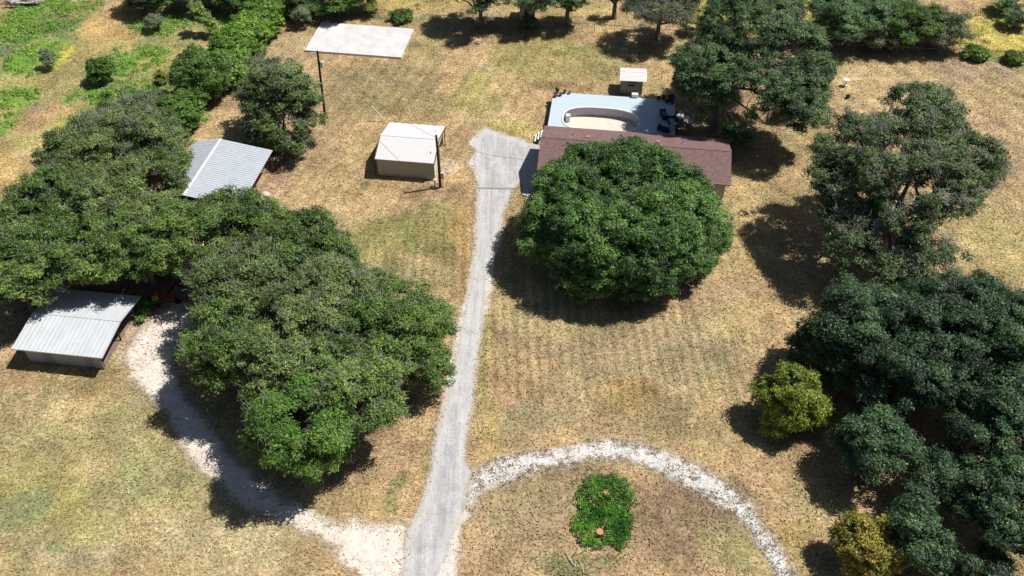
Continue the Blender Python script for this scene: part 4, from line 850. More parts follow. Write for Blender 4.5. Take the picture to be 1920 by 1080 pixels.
for (a, b) in ((3.4, 5.2), (8.6, 5.6), (15.2, 5.4)):
    zz = 4.35 - (b - ry) / (hd - ry) * 1.45
    MB().tube([(a, b, zz - .1), (a, b, zz + .38)], .05, 8).lathe([(.14, 0), (.06, .08)], (a, b, zz + .01), 10).build('vent_pipe', WALL_DG, roof)
for (a, b) in ((5.0, 4.9), (12.5, 5.0)):
    zz = 4.35 - (b - ry) / (hd - ry) * 1.45
    MB().box(a - .2, a + .2, b - .2, b + .2, zz + .03, zz + .16).build('roof_vent', mat('faded_red_vent', (.40, .20, .19), .7, .1), roof)
MB().box(0, hw, -.035, -.003, 2.74, 2.91).build('gutter', WALL_B, H_)
for x_ in ((-.03, -.003), (hw + .003, hw + .03)):
    t_ = MB()
    for (ya, za, yb, zb) in ((0, 2.9, ry, 4.35), (ry, 4.35, hd, 2.9)):
        t_.add([(x_[0], ya, za - .16), (x_[1], ya, za - .16), (x_[1], yb, zb - .16), (x_[0], yb, zb - .16), (x_[0], ya, za + .01), (x_[1], ya, za + .01), (x_[1], yb, zb + .01), (x_[0], yb, zb + .01)], [(0, 3, 2, 1), (4, 5, 6, 7), (0, 1, 5, 4), (1, 2, 6, 5), (2, 3, 7, 6), (3, 0, 4, 7)])
    t_.build('rake_board', TRIM_R, H_)
w_ = MB(); w_.box(.4, hw - .4, .45, .55, .75, 2.85)
for i in range(1, 48):
    x = .4 + (hw - .8) * i / 48; w_.box(x - .008, x + .008, .435, .448, .76, 2.8)
w_.build('front_wall', SIDING, H_)
MB().box(.4, hw - .4, hd - .55, hd - .45, .75, 2.85).build('rear_wall', SIDING, H_)
for x_ in (.4, hw - .5): MB().prism([(.56, .75), (hd - .56, .75), (hd - .56, 2.86), (ry, 4.15), (.56, 2.86)], 'x', x_, x_ + .1).build('gable_wall', SIDING, H_)
MB().box(.45, hw - .45, .50, hd - .5, 0, .745).build('skirting', SKIRT, H_)
def win(x0, x1, z0, z1):
    f = MB().box(x0 - .07, x0, .405, .445, z0 - .07, z1 + .07).box(x1, x1 + .07, .405, .445, z0 - .07, z1 + .07).box(x0, x1, .405, .445, z1, z1 + .07).box(x0, x1, .405, .445, z0 - .07, z0).box((x0 + x1) / 2 - .02, (x0 + x1) / 2 + .02, .41, .443, z0, z1).build('window', TRIM_W, H_)
    MB().box(x0, x1, .425, .433, z0, z1).build('pane', GLASS, f)
for x in (2.2, 5.4, 12.6, 15.6): win(x, x + 1.3, 1.35, 2.4)
d_ = MB().box(9, 9.95, .40, .448, .80, 2.75).build('door', TRIM_R, H_)
MB().lathe([(.04, 0), (.045, .03), (.02, .05)], (9.85, .36, 1.7), 8).build('handle', STEEL, d_)
# rough outline of the house shadow on the ground
pads = [P(994, 278), P(1018, 279), P(1010, 385), P(979, 366)]
# deck steps on the left rear
p = P(1003, 262)
st = thing('deck_steps', 'white edged grey steps climbing to the deck at the rear left house corner', 'steps', (p.x - .1, p.y - .7, 0), ROT)
for i in range(3):
    MB().box(.0 + i * .33, .29 + i * .33, 0, 1.5, .24 + i * .3, .29 + i * .3).build('tread', TRIM_W, st)
for y_ in (.05, 1.4): MB().add([(0, y_, 0), (.1, y_, .0), (1.05, y_, .75), (1.05, y_, .9), (0, y_, .2), (0, y_ + .05, 0), (.1, y_ + .05, 0), (1.05, y_ + .05, .75), (1.05, y_ + .05, .9), (0, y_ + .05, .2)],
                               [(0, 1, 2, 3, 4), (9, 8, 7, 6, 5), (0, 5, 6, 1), (1, 6, 7, 2), (2, 7, 8, 3), (3, 8, 9, 4), (4, 9, 5, 0)]).build('stringer', DARK, st)

# ---- pool deck with the emptied pool
pbl = P(1038, 172, 1.2); W_ = 14.55
hb_ = H_.location; rel = pbl - Vector((hb_.x, hb_.y, 1.2)); hy = rel.dot(E2)   # back edge of deck in house frame
D0 = hd - .45 + .01; dl = hy - D0
org = pbl - E2 * dl
K_ = thing('pool_deck', 'raised pale blue deck behind the house around the emptied pool', 'deck', (org.x, org.y, 0), ROT)
pc = P(1126.5, 224, 1.2) - Vector((org.x, org.y, 1.2)); cx, cy = pc.dot(E1), pc.dot(E2)
cy = cy - .1
hl, hwid = 4.45, 2.5
def oval(t, k=1.0, add=0.0):
    c, s = cos(t), sin(t); n = 2.6
    return (cx + (hl + add) * math.copysign(abs(c) ** (2 / n), c), cy + (hwid + add) * math.copysign(abs(s) ** (2 / 2.7), s))
NT = 96; T_ = [2 * pi * i / NT for i in range(NT)]
cor = [(0, 0), (W_, 0), (W_, dl), (0, dl)]
angs = sorted([math.atan2(y - cy, x - cx) % (2 * pi) for x, y in cor])
ins = []; outs = []
def hit(a):
    dx, dy = cos(a), sin(a); t = 1e9
    if dx > 1e-9: t = min(t, (W_ - cx) / dx)
    if dx < -1e-9: t = min(t, -cx / dx)
    if dy > 1e-9: t = min(t, (dl - cy) / dy)
    if dy < -1e-9: t = min(t, -cy / dy)
    return (cx + dx * t, cy + dy * t)
pts_i = [oval(t, add=.02) for t in T_]
prs = [(math.atan2(y - cy, x - cx) % (2 * pi), (x, y)) for x, y in pts_i]
for a in angs:
    b = min(prs, key=lambda q: abs(q[0] - a)); prs[prs.index(b)] = (a, b[1])
prs.sort()
mb = MB(); n_ = len(prs); vs = []
for z_ in (1.2, 1.08):
    vs += [(q[1][0], q[1][1], z_) for q in prs]; vs += [(*hit(q[0]), z_) for q in prs]
fs = []
for i in range(n_):
    j = (i + 1) % n_; fs.append((i, j, n_ + j, n_ + i)); fs.append((2 * n_ + j, 2 * n_ + i, 3 * n_ + i, 3 * n_ + j)); fs.append((n_ + i, n_ + j, 3 * n_ + j, 3 * n_ + i)); fs.append((j, i, 2 * n_ + i, 2 * n_ + j))
mb.add(vs, fs); mb.build('deck_boards', DECKC, K_)
sk = MB()
sk.box(.05, .09, .05, dl - .05, 0, 1.07).box(W_ - .09, W_ - .05, .05, dl - .05, 0, 1.07).box(.1, W_ - .1, dl - .09, dl - .05, 0, 1.07); sk.build('shade_skirt', DARK, K_)  # deck sides coloured near black, the shade on them put into the colour
MB().box(.08, 3.0, .45, 1.35, 1.204, 1.222).build('deck_patch', mat('lighter_deck_patch', (.58, .66, .71), .6, .04), K_)
PL = thing('emptied_pool', 'empty oval swimming pool with white rim and dusty pink floor', 'pool', (org.x, org.y, 0), ROT)
def ring(a0, z0, a1, z1, m, nm, a2=None, z2=None):
    prof = [(a0, z0), (a1, z1)] + ([(a2, z2)] if a2 is not None else [])
    b = MB(); vs = [(*oval(t, add=a), z) for a, z in prof for t in T_]; fs = []
    for k in range(len(prof) - 1):
        for i in range(NT): j = (i + 1) % NT; fs.append((k * NT + i, k * NT + j, (k + 1) * NT + j, (k + 1) * NT + i))
    b.add(vs, fs); o = b.build(nm, m, PL); return o
rim = MB(); prof = [(.10, 1.205), (.10, 1.27), (.02, 1.29), (-.10, 1.27), (-.10, 1.20), (.10, 1.205)]
vs = [(*oval(t, add=a), z) for a, z in prof[:-1] for t in T_]; fs = []
for k in range(5):
    k2 = (k + 1) % 5
    for i in range(NT): j = (i + 1) % NT; fs.append((k * NT + i, k * NT + j, k2 * NT + j, k2 * NT + i))
rim.add(vs, fs); rim.build('rim', TRIM_W, PL)
ring(-.04, 1.22, -.04, .03, BLUEW, 'pool_wall')
MB().add([(*oval(t, add=-.045), .06) for t in T_], [tuple(range(NT))]).build('pool_floor', POOLF, PL)
rf_ = MB().lathe([(.16, 0), (.16, .05), (.1, .06)], (0, 0, 0), 14).build('return_fitting', TRIM_W, PL); rf_.location = (cx + 4.0, cy + .9, .75); rf_.rotation_euler = (0, -pi / 2, 0)
lx, ly = oval(pi * .88, add=-.35); MB().box(lx - .25, lx + .25, ly - .3, ly + .3, .07, .9).build('pool_step', mat('pale_liner', (.55, .63, .66), .5, .06), PL)
def deck_pt(u, v, h=1.2): return P(u, v, h)
# steps on the right of the deck
p = deck_pt(1267, 213)
s2 = thing('pool_steps', 'grey steps with a white rail going down from the right side of the deck', 'steps', (p.x, p.y - 1.0, 0), ROT)
MB().box(0, .85, 0, 1.25, 1.05, 1.16).build('landing', WALL_GR, s2)
for i in range(4): MB().box(.87 + i * .28, 1.12 + i * .28, 0.05, 1.2, .84 - i * .22, .89 - i * .22).build('tread', WALL_DG, s2)
for y_ in (0, 1.26):
    MB().tube([(.8, y_, 1.1), (.85, y_, 1.75), (2.05, y_, .95), (2.05, y_, 0)], .03, 6).build('rail', TRIM_W, s2)
MB().box(.02, .8, .04, 1.2, 0, 1.04).build('base', WALL_DG, s2)

# patio seats
def armchair(u, v, rz, label, wide=.75, cush=None):
    p = deck_pt(u, v); r = thing('patio_armchair', label, 'chair', p, rz, 'black wicker seats on the pool deck')
    w = wide
    MB().box(-w / 2, w / 2, -.38, .35, .06, .34).build('seat', BLACK, r, .02)
    MB().add([(-w / 2, .28, .345), (w / 2, .28, .345), (w / 2, .38, .345), (-w / 2, .38, .345), (-w / 2, .42, .88), (w / 2, .42, .88), (w / 2, .52, .88), (-w / 2, .52, .88)], [(0, 3, 2, 1), (4, 5, 6, 7), (0, 1, 5, 4), (1, 2, 6, 5), (2, 3, 7, 6), (3, 0, 4, 7)]).build('backrest', BLACK, r, .02)
    for s in (-1, 1): MB().box(min(s * w / 2, s * (w / 2 + .12)), max(s * w / 2, s * (w / 2 + .12)), -.38, .36, .06, .6).build('arm', BLACK, r, .02)
    for sx in (-1, 1):
        for sy in (-1, 1): MB().box(sx * (w / 2 - .02) - .03, sx * (w / 2 - .02) + .03, sy * .3 - .03, sy * .3 + .03, 0, .06).build('leg', BLACK, r)
    MB().box(-w / 2 + .03, w / 2 - .03, -.36, .26, .343, .44).build('cushion', cush or mat('grey_cushion', (.16, .19, .24), .8, .1), r, .03)
    return r
armchair(1245, 219, radians(100), 'black patio armchair nearest the deck steps', 1.25)
armchair(1259, 231, radians(-80), 'black patio seat with a purplish cushion, between the two other seats', 1.0, mat('violet_cushion', (.30, .24, .34), .8, .2, 4))
armchair(1244, 245, radians(150), 'black patio armchair closest to the house roof', 1.15)
p = deck_pt(1263, 238)
tb = thing('side_table', 'tiny white round side table among the black patio seats', 'table', p, 0)
MB().lathe([(.26, .50), (.27, .53), (.25, .55)], n=18).build('tabletop', PLAST, tb)
MB().lathe([(.2, 0), (.04, .04), (.03, .49)], n=12).build('pedestal', PLAST, tb)
p = deck_pt(1257, 255)
um = thing('closed_patio_umbrella', 'furled grey patio umbrella standing at the rear edge of the house roof', 'umbrella', p, 0)
MB().lathe([(.25, 0), (.27, .06), (.06, .1)], n=14).build('base', SKIRT, um)
MB().tube([(0, 0, .1), (0, 0, 2.35)], .025, 8).build('pole', STEEL, um)
MB().lathe([(.05, .75), (.17, .8), (.19, 1.2), (.15, 1.9), (.2, 2.05), (.19, 2.2), (.05, 2.33)], n=12).build('canopy', mat('blue_grey_canvas', (.27, .33, .40), .8, .12, 6), um)
p = deck_pt(1190, 182)
co = thing('cool_box', 'small white cool box on the rear edge of the pool deck', 'cool box', p, ROT)
MB().box(-.36, .36, -.22, .22, 0, .40).build('body', PLAST, co, .02); MB().box(-.38, .38, -.24, .24, .402, .47).build('lid', PLAST, co, .02)
for s in (-1, 1): MB().tube([(s * .37, -.1, .28), (s * .43, -.1, .33), (s * .43, .1, .33), (s * .37, .1, .28)], .012, 6).build('handle', WALL_DG, co)
def pot(u, v, r, h, label, m=TERRA, plant=None):
    t = thing('flower_pot', label, 'pot', deck_pt(u, v), 0, 'flower pots on the pool deck')
    MB().lathe([(r * .68, 0), (r, h * .86), (r * 1.12, h * .87), (r * 1.12, h), (r * .92, h), (r * .9, h * .82)], n=18).build('pot_body', m, t)
    MB().lathe([(r * .88, h * .78), (r * .88, h * .84)], n=14).build('soil', SOIL, t)
    if plant:
        q = np.random.default_rng(int(u)); nl = 90; d = rand_dirs(nl, q); d[:, 2] = np.abs(d[:, 2])
        V, Fq = leaf_quads(d * plant * q.uniform(.4, 1, (nl, 1)) * [1, 1, 1.6] + [0, 0, h], d + [0, 0, .6], .10, q); np_mesh('foliage', V, Fq, LM['lush'], 4, {'tone': q.uniform(.2, .8, nl)}, t)
    return t
pot(1045, 174, .24, .62, 'tall dark pot with a green plant at the rear left deck corner', mat('dark_clay', (.10, .06, .05), .7, .2), .26)
pot(1041.5, 181, .28, .42, 'reddish pot in front of the tall planted one at the left deck corner')
pot(1051, 179.5, .22, .34, 'small reddish pot right of the one at the left deck corner')
pot(1058.5, 174.5, .22, .38, 'brown pot third from the left along the rear deck edge', mat('brown_clay', (.20, .10, .075), .7, .2))
pot(1068, 175.5, .2, .32, 'dark grey pot fourth along the rear deck edge from the left', WALL_DG)
pot(1234.5, 186, .24, .32, 'dark pot left of the cluster at the rear right deck corner', mat('dark_brown_clay', (.12, .07, .06), .7, .2))
pot(1244, 186, .24, .42, 'black pot second from the left in the right corner cluster', BLACK)
pot(1258, 189, .42, .62, 'largest black pot at the rear right deck corner', BLACK)
pot(1250, 192, .26, .30, 'low brown pot in front of the largest black pot', mat('umber_clay', (.11, .075, .06), .7, .2))
pot(1261, 195, .26, .34, 'small brown pot at the right corner nearest the deck steps', mat('sienna_clay', (.14, .08, .06), .7, .2))

# ---- concrete slab
p = P(571, 94, .22)
CS = thing('concrete_slab', 'bare bleached concrete slab on the lawn near the back fence', 'slab', (p.x, p.y, 0), radians(-8.1))
MB().box(0, 12.95, 0, 7.55, -.1, .22).build('slab_body', CONC, CS, .015)
b_ = MB(); 
for i in range(1, 3): b_.box(12.95 * i / 3 - .012, 12.95 * i / 3 + .012, .05, 7.5, .2205, .2235)
b_.build('control_joint', SKIRT, CS)

# ---- grey sheet cut to the outline of the shadow cast by the house
MBp = MB(); pd = [P(990, 272), P(1014, 274), P(1004, 372), P(979, 366), P(979, 322)]
MBp.slab([Vector((q.x, q.y, .06)) for q in (pd[4], pd[3], pd[2], pd[1], pd[0])][::1], .2)
pdo = MBp.build('house_shadow_pad', mat('shadow_pad_grey', (.42, .42, .41), .85, .12, 2), None); tag(pdo, 'grey pad in the outline of the house shadow, between driveway and house wall', 'pad')
MBp = MB(); a_ = P(893, 354); b_ = P(965, 356)
MBp.add([(a_.x, a_.y, .035), (b_.x, b_.y, .035), (b_.x, b_.y + .28, .035), (a_.x, a_.y + .28, .035)], [(0, 1, 2, 3)])
j_ = MBp.build('driveway_seam', mat('dark_seam', (.27, .27, .26), .9, .25, 4), None); j_['kind'] = 'structure'

# ---- white pump house under the far oak
p = P(974.5, 37, 0)
PH = thing('pump_house', 'small white building with a dark door under the oak at the top edge', 'shed', (p.x, p.y, 0), radians(-6))
MB().box(0, .68, 0, .06, 0, 2.2).box(1.28, 2.1, 0, .06, 0, 2.2).box(.68, 1.28, 0, .06, 1.95, 2.2).build('front_wall', TRIM_W, PH)
MB().box(.69, 1.27, .01, .05, .02, 1.94).build('door', DARK, PH)
for x_ in (0, 2.04): MB().box(x_, x_ + .06, .065, 2.4, 0, 2.2).build('side_wall', TRIM_W, PH)
MB().box(.065, 2.03, 2.34, 2.4, 0, 2.2).build('rear_wall', TRIM_W, PH)
ribbed([(-.2, 2.22), (1.2, 2.6), (2.6, 2.22)], -.2, 2.3, .25, .02, .014).build('roof', ROOF_S, PH)

# ---- poles and wires
p1 = P(825.5, 350.5); p1t = Vector((p1.x - .05, p1.y, 6.75))
SP = thing('service_pole', 'dark wooden service pole with a meter box in front of the white roofed shed', 'pole', (p1.x, p1.y, 0), 0)
MB().tube([(0, 0, -.3), (0, 0, 3.3), (-.05, 0, 6.75)], [.15, .13, .11], 12).build('shaft', WOOD, SP)
MB().box(.14, .46, -.16, .12, 1.15, 1.95).build('meter_box', mat('pale_blue_grey', (.42, .50, .56), .5, .08), SP, .015)
MB().tube([(.25, 0, 0), (.25, 0, 1.14)], .035, 8).build('conduit', STEEL, SP)
MB().tube([(.17, .03, 1.96), (.13, .02, 3.2), (.06, .02, 6.3), (.18, .02, 6.5), (.26, .02, 6.35)], .03, 8).build('weatherhead', STEEL, SP)
p = P(816, 349)
bo = thing('utility_stub', 'short white post standing left of the service pole', 'post', (p.x, p.y, 0), 0)
MB().box(-.10, .10, -.10, .10, 0, .85).build('pedestal', PLAST, bo, .02); MB().box(-.12, .12, -.12, .12, .853, .92).build('cap', PLAST, bo, .01)
p2 = P(609, 215); U = thing('utility_pole', 'tall utility pole with a transformer beside the ragged oak', 'pole', (p2.x, p2.y, 0), 0)
tilt = Vector((.55, -.55, 8.8))
MB().tube([(0, 0, -.3), (.28, -.28, 4.4), tilt], [.16, .14, .11], 12).build('shaft', WOOD, U)
at = lambda f: Vector((0, 0, 0)).lerp(tilt, f)
c_ = at(.80); t_ = MB().lathe([(.05, -.42), (.2, -.4), (.21, .35), (.17, .42), (.05, .45)], (c_.x + .34, c_.y - .02, c_.z), 14).build('transformer', TRIM_W, U)
MB().tube([(c_.x + .34, c_.y, c_.z + .44), (c_.x + .34, c_.y, c_.z + .66)], .035, 8).build('bushing', DARK, t_)
MB().tube([c_ + Vector((.0, 0, .15)), c_ + Vector((.25, 0, .15))], .04, 6).build('bracket', STEEL, U)
c_ = at(.975); MB().tube([c_ + Vector((-.75, 0, .0)), c_ + Vector((-.08, 0, 0))], [.035, .05], 8).build('insulator', PLAST, U)
MB().tube([c_ + Vector((.05, 0, -.1)), c_ + Vector((.45, 0, .05)), c_ + Vector((.45, 0, .3))], .03, 6).build('cutout', STEEL, U)
tp = p2 + tilt
def wire(name, a, b, sag, r, label):
    pts = [a.lerp(b, s) - Vector((0, 0, sag * 4 * s * (1 - s))) for s in np.linspace(0, 1, 18)]
    o = MB().tube(pts, r, 5).build(name, CABLE, None); tag(o, label, 'wire'); return o
wire('power_line', tp + Vector((0, 0, -.5)), p1 + Vector((-.0, 0, 6.4)), .9, .017, 'black power line from the transformer pole to the service pole')
wire('service_drop', p1 + Vector((.1, 0, 6.35)), P(1012, 300, 3.4), .7, .016, 'black service wire from the service pole to the house roof')
pa = P(723, 226.5)
wire('guy_wire', tp + Vector((0, 0, -1.0)), pa + Vector((0, 0, .1)), .0, .012, 'thin guy wire bracing the transformer pole down to the lawn')
dr = (tp - pa).normalized()
gg = MB().tube([pa + dr * .15 + Vector((0, 0, .03)), pa + dr * 2.4 + Vector((0, 0, .03))], .05, 8).build('guy_guard', PLAST, None); tag(gg, 'pale guard sleeve at the lawn end of the guy wire', 'cable guard')

# ---- fences
def fence(name, label, px, hgt, gap, ws, grp=None, mat_p=STEEL, mesh_step=.28):
    pts = [P(a, b) for a, b in px]; r = thing(name, label, 'fence', (pts[0].x, pts[0].y, 0), 0, grp); o = Vector((pts[0].x, pts[0].y, 0))
    rail = MB(); mesh0 = []; mesh1 = []
    first = True
    for a, b in zip(pts[:-1], pts[1:]):
        L = (b - a).length; n = max(1, round(L / gap))
        for i in range(n + 1):
            if i == 0 and not first: continue
            q = a.lerp(b, i / n) - o; MB().tube([(q.x, q.y, -.1), (q.x, q.y, hgt + .05)], .035, 6).build('fence_post', mat_p, r)
        first = False
        rail.tube([a - o + EZ * hgt, b - o + EZ * hgt], .028, 6)
        k = int(L / mesh_step)
        for i in range(k):
            for s in (1, -1):
                f0 = i / k; f1 = (i + s * hgt / mesh_step * .5) / k
                if 0 <= f1 <= 1:
                    mesh0.append(a.lerp(b, f0) - o + EZ * .03); mesh1.append(a.lerp(b, f1) - o + EZ * (hgt - .02))
    rail.build('top_rail', mat_p, r)
    V, Fq = sticks(np.array([tuple(v) for v in mesh0]), np.array([tuple(v) for v in mesh1]), ws, ws, 3); np_mesh('chain_mesh', V, Fq, mat_p, 4, None, r)
    return r
FG = mat('dull_fence_steel', (.20, .20, .19), .6, .1)
fence('chain_link_fence', 'dull chain link fence running along the back of the lawn', [(540, 10), (692, 30), (852, 45), (1114, 59), (1340, 76), (1560, 96), (1800, 108), (1960, 115)], 1.1, 2.75, .005, None, FG)
fence('wire_fence', 'weathered grey fence beside the bright bushes at the left boundary', [(496, -8), (470, 35), (440, 72), (412, 98)], 1.3, 2.4, .011, None, mat('weathered_grey_wood', (.33, .31, .31), .9, .2), .16)
p = P(47, 307); fp = thing('field_post', 'lone pale leaning post in the dry field at the left', 'post', (p.x, p.y, 0), 0)
MB().tube([(0, 0, -.1), (-.12, 0, 1.0)], [.05, .04], 7).build('shaft', DEADW, fp)

# ---- small yard things
p = P(1585, 160.5)
bb = thing('bird_bath', 'small white bird bath standing on the right lawn', 'bird bath', p, 0)
MB().lathe([(.22, 0), (.2, .06), (.07, .12), (.06, .5), (.09, .72)], n=14).build('pedestal', PLAST, bb)
MB().lathe([(.09, .722), (.36, .84), (.38, .86), (.34, .86), (.1, .79)], n=20).build('basin', PLAST, bb)
p = P(1589, 183)
bp_ = thing('black_kettle', 'small black iron pot lying on the right lawn below the bird bath', 'pot', p, 0)
MB().lathe([(.12, 0), (.24, .08), (.27, .2), (.22, .3), (.23, .33), (.19, .33), (.17, .2)], n=16).build('bowl', BLACK, bp_)
MB().tube([(-.22, 0, .3), (-.1, 0, .48), (.1, 0, .48), (.22, 0, .3)], .015, 6).build('handle', BLACK, bp_)

def wheel(mbk, c, r, w, axis_rz):
    pass
def wheel_obj(parent, x, y, r, w, m=YEL):
    t = MB().lathe([(r * .6, -w / 2), (r * .95, -w / 2), (r, -w * .3), (r, w * .3), (r * .95, w / 2), (r * .6, w / 2)], n=20).build('wheel', RUBBER, parent)
    t.location = (x, y, r); t.rotation_euler = (pi / 2, 0, 0)
    MB().lathe([(r * .58, -w * .42), (r * .2, -w * .30), (r * .2, w * .30), (r * .58, w * .42)], n=14).build('rim', m, t)
p = P(284, 572)
rm = thing('riding_mower', 'green and yellow riding mower parked at the corner of the long low shed', 'mower', (p.x, p.y, 0), radians(205))
MB().box(-.75, .15, -.28, .28, .30, .50).build('chassis', GREEN, rm, .03)
MB().add([(.12, -.26, .34), (.98, -.22, .34), (.98, .22, .34), (.12, .26, .34), (.12, -.25, .86), (.90, -.18, .78), (.90, .18, .78), (.12, .25, .86)], [(0, 3, 2, 1), (4, 5, 6, 7), (0, 1, 5, 4), (1, 2, 6, 5), (2, 3, 7, 6), (3, 0, 4, 7)]).build('hood', GREEN, rm, .04)
MB().box(.985, 1.12, -.26, .26, .30, .62).build('bumper', YEL, rm, .03)
for s in (-1, 1):
    MB().box(-.82, -.12, min(s * .3, s * .52), max(s * .3, s * .52), .58, .66).build('fender', GREEN, rm, .03)
    wheel_obj(rm, -.48, s * .44, .30, .24); wheel_obj(rm, .66, s * .38, .20, .16)
MB().box(-.66, -.22, -.26, .26, .66, .78).build('seat', YEL, rm, .04); MB().box(-.78, -.68, -.26, .26, .70, 1.15).build('seat_back', YEL, rm, .03)
MB().tube([(.1, 0, .8), (-.02, 0, 1.0)], .025, 8).build('steering_column', DARK, rm)
o = MB().lathe([(.16, -.015), (.19, 0), (.16, .015), (.13, 0), (.16, -.015)], n=18).build('steering_wheel', DARK, rm); o.location = (-.03, 0, 1.02); o.rotation_euler = (0, radians(-30), 0)
MB().box(-.25, .55, -.55, .55, .10, .24).build('mower_deck', GREEN, rm, .03)
p = P(345, 558)
tr_ = thing('utility_trailer', 'small red trailer standing in the shade of the grove', 'trailer', (p.x, p.y, 0), radians(-20))
MB().box(-1.2, 1.2, -.65, .65, .5, .56).build('bed', WALL_DG, tr_)
MB().box(-1.2, 1.2, -.70, -.655, .46, .86).box(-1.2, 1.2, .655, .70, .46, .86).box(-1.25, -1.205, -.7, .7, .46, .86).box(1.205, 1.25, -.7, .7, .46, .86).build('side_rail', RED, tr_)
MB().tube([(1.25, .4, .48), (2.3, 0, .45), (1.25, -.4, .48)], .04, 6).build('drawbar', RED, tr_)
for s in (-1, 1): wheel_obj(tr_, -.1, s * .84, .33, .2, STEEL)
# pale blue car under the boughs
p = P(357, 512)
car = thing('parked_car', 'pale blue car half hidden under the oaks of the left grove', 'car', (p.x, p.y + .9, 0), radians(82))
prof = [(-2.2, .35), (2.2, .35), (2.25, .62), (2.1, .86), (1.1, .98), (-1.6, 1.02), (-2.15, .95), (-2.28, .6)]
MB().prism(prof[::-1], 'y', -.85, .85).build('body', PALEB, car, .05)
cb = MB().add([(-1.5, -.78, 1.0), (1.05, -.78, .98), (1.05, .78, .98), (-1.5, .78, 1.0), (-1.0, -.62, 1.43), (.35, -.62, 1.43), (.35, .62, 1.43), (-1.0, .62, 1.43)], [(0, 3, 2, 1), (4, 5, 6, 7), (0, 1, 5, 4), (1, 2, 6, 5), (2, 3, 7, 6), (3, 0, 4, 7)]).build('cabin', GLASS, car)
MB().box(-.98, .33, -.62, .62, 1.432, 1.46).build('car_roof', PALEB, car, .01)
for sx in (-1.4, 1.4):
    for s in (-1, 1): wheel_obj(car, sx, s * .78, .32, .2, STEEL)
for s in (-1, 1):
    MB().box(2.18, 2.27, min(s * .5, s * .78), max(s * .5, s * .78), .62, .76).build('headlight', PLAST, car)
# brush pile of logs at the upper left
p = P(43, 8); q = np.random.default_rng(5)
lp = thing('log_pile', 'heap of bleached cut logs and limbs at the top left corner', 'log pile', (p.x, p.y, 0), 0)
for i in range(26):
    a = q.uniform(-.9, .5) + (pi if i % 2 else 0); c = Vector((q.uniform(-2.0, 2.0), q.uniform(-1.1, 1.1), .15 + q.uniform(0, 1) * .9)); L = q.uniform(.7, 1.9); r = q.uniform(.07, .18)
    d = Vector((cos(a), sin(a) * .6, q.uniform(-.2, .25))) * L
    MB().tube([c - d, c + Vector((0, 0, q.uniform(-.1, .1))), c + d], [r, r * .9, r * .7], 7).build('log', DEADW if q.uniform() < .6 else BARK, lp)
# stumps, log, dead limb in the island
def stump(u, v, r, h, label):
    t = thing('tree_stump', label, 'stump', P(u, v), 0, 'fresh cut stumps in the sprout patch')
    MB().lathe([(r * 1.25, -.05), (r * 1.05, .1), (r, h)], n=14).build('trunk_base', BARK, t); MB().lathe([(r * .97, h + .002), (r * .95, h + .012)], n=18).build('cut_face', CUT, t)
    return t
stump(1137, 930, .26, .55, 'fresh cut stump among the leaves at the top of the sprout patch')
stump(1124, 1003, .28, .50, 'fresh cut round stump at the bottom of the sprout patch')
a_ = P(1128, 995); b_ = P(1137, 978)
lg = thing('cut_log', 'short pale cut log lying between the two stumps', 'log', (a_.x, a_.y, 0), 0)
MB().tube([(0, 0, .30), (b_.x - a_.x, b_.y - a_.y, .36)], [.10, .09], 10).build('log_body', mat('weathered_log', (.20, .15, .10), .9, .4, 8, bump=.5), lg)
dd_ = Vector((b_.x - a_.x, b_.y - a_.y, .04)); e_ = Vector((0, 0, .32)) + dd_
MB().tube([e_ + dd_.normalized() * .002, e_ + dd_.normalized() * .02], .085, 12).build('cut_face', mat('dull_cut_wood', (.42, .30, .19), .8, .3, 9), lg)
p = P(1073, 1050); db = thing('dead_branch', 'bleached forked dead branch on the ground below the sprout patch', 'branch', (p.x, p.y, 0), 0)
z = .14; s = mpp(1073, 1050)
def bp2(u, v, zz=.12): w = P(u, v, zz); return (w.x - p.x, w.y - p.y, zz)
MB().tube([bp2(1060, 1033), bp2(1068, 1047), bp2(1073, 1055), bp2(1079, 1062)], [.02, .035, .04, .03], 6).tube([bp2(1067, 1044), bp2(1073, 1038, .2), bp2(1077, 1033, .22)], [.03, .02, .012], 6).tube([bp2(1079, 1062), bp2(1078, 1050, .25)], [.03, .014], 6).build('main_limb', DEADW, db)
MB().tube([bp2(1087, 1053), bp2(1093, 1064), bp2(1095, 1076)], [.02, .03, .035], 6).tube([bp2(1087, 1053), bp2(1085, 1046, .2)], [.02, .01], 6).build('side_limb', DEADW, db)
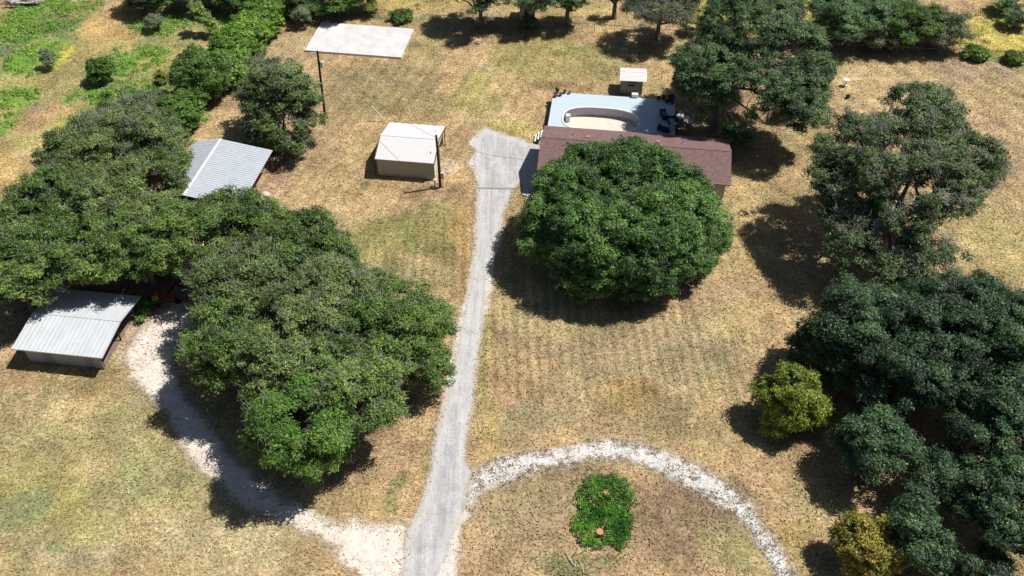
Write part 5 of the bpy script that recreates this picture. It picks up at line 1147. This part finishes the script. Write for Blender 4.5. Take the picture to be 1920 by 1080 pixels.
# sprout patch: one mass of suckers
def patch(name, label, items, m, seed, n, hgt, leaf):
    q = np.random.default_rng(seed); V_ = []; F_ = []; TN = []; k = 0
    for (u, v, ru, rv, zz) in items:
        c = P(u, v); mm = mpp(u, v); ry_ = abs((P(u, v - rv) - P(u, v + rv)).y) / 2; nn = int(n * ru * rv / 900)
        a = q.uniform(0, 2 * pi, nn); r = np.sqrt(q.uniform(0, 1, nn)) * (.8 + .22 * np.sin(a * 3 + u) + .16 * np.sin(a * 7 + v)); x = c.x + ru * mm * r * np.cos(a); y = c.y + ry_ * r * np.sin(a)
        top = zz * (.45 + .75 * fbm(x * 1.6, y * 1.6, seed, 3)) * np.clip(1.35 - r ** 4, .35, 1); z = top * q.uniform(.25, 1, nn) ** .5
        d = rand_dirs(nn, q); V, Fq = leaf_quads(np.stack([x, y, z], -1), d * .6 + [0, 0, .7], leaf, q, .5); V_.append(V); F_.append(Fq + k); k += len(V)
        TN.append(np.clip(fbm(x * 1.1, y * 1.1, seed + 3, 3) * 1.6 - .3 + q.normal(size=nn) * .15, 0, 1))
    o = np_mesh(name, np.concatenate(V_), np.concatenate(F_), m, 4, {'tone': np.concatenate(TN)}); o['kind'] = 'stuff'; o['label'] = label; o['category'] = 'undergrowth'; return o
patch('stump_sprouts', 'bright green suckers growing thickly round the two stumps', [(1116, 920, 34, 30, .9), (1157, 925, 34, 34, .9), (1136, 905, 40, 16, .7), (1128, 955, 46, 26, .7), (1165, 960, 22, 30, .6), (1103, 975, 30, 34, .65), (1100, 1006, 27, 24, .6), (1150, 985, 36, 42, .55), (1162, 1012, 22, 24, .45), (1178, 935, 16, 26, .5), (1082, 985, 18, 14, .4), (1140, 975, 46, 20, .5), (1118, 1020, 34, 14, .3), (1175, 985, 16, 30, .4), (1092, 940, 16, 26, .5)], LM['vine'], 3, 1000, .6, .075)
patch('weedy_undergrowth', 'sparse dull green weeds on the brown ground below the sprout patch', [(1040, 1060, 26, 20, .2), (1090, 1045, 30, 16, .2), (1075, 905, 14, 8, .15), (1150, 1050, 26, 16, .15), (1085, 1078, 40, 12, .25)], LM['lushdark'], 4, 260, .2, .06)

def rock(u, v, r, label, sd_):
    p = P(u, v); q = np.random.default_rng(sd_); bm = bmesh.new(); bmesh.ops.create_icosphere(bm, subdivisions=3, radius=1)
    dirs = rand_dirs(7, q)
    for w in bm.verts:
        c = np.array(w.co); k = min(1, *(0.72 / max(1e-3, float(c @ d)) for d in dirs if c @ d > .5)) if any(c @ d > .5 for d in dirs) else 1
        w.co = Vector(c * k) * r * 1.1; w.co.z *= .62
    me = bpy.data.meshes.new('limestone_rock'); bm.to_mesh(me); bm.free(); o = bpy.data.objects.new('limestone_rock', me); COL.objects.link(o)
    me.materials.append(mat('limestone', (.55, .48, .40), .9, .2, 4, bump=.4)); o.location = (p.x, p.y, r * .4); tag(o, label, 'rock', 'rocks by the corrugated barn')
rock(499, 366, .42, 'large pale rock below the right corner of the corrugated barn', 1)
rock(489, 372, .28, 'small pale rock left of the larger one by the corrugated barn', 2)
rock(512, 300, .3, 'pale rock in the shade just right of the corrugated barn roof corner', 3)
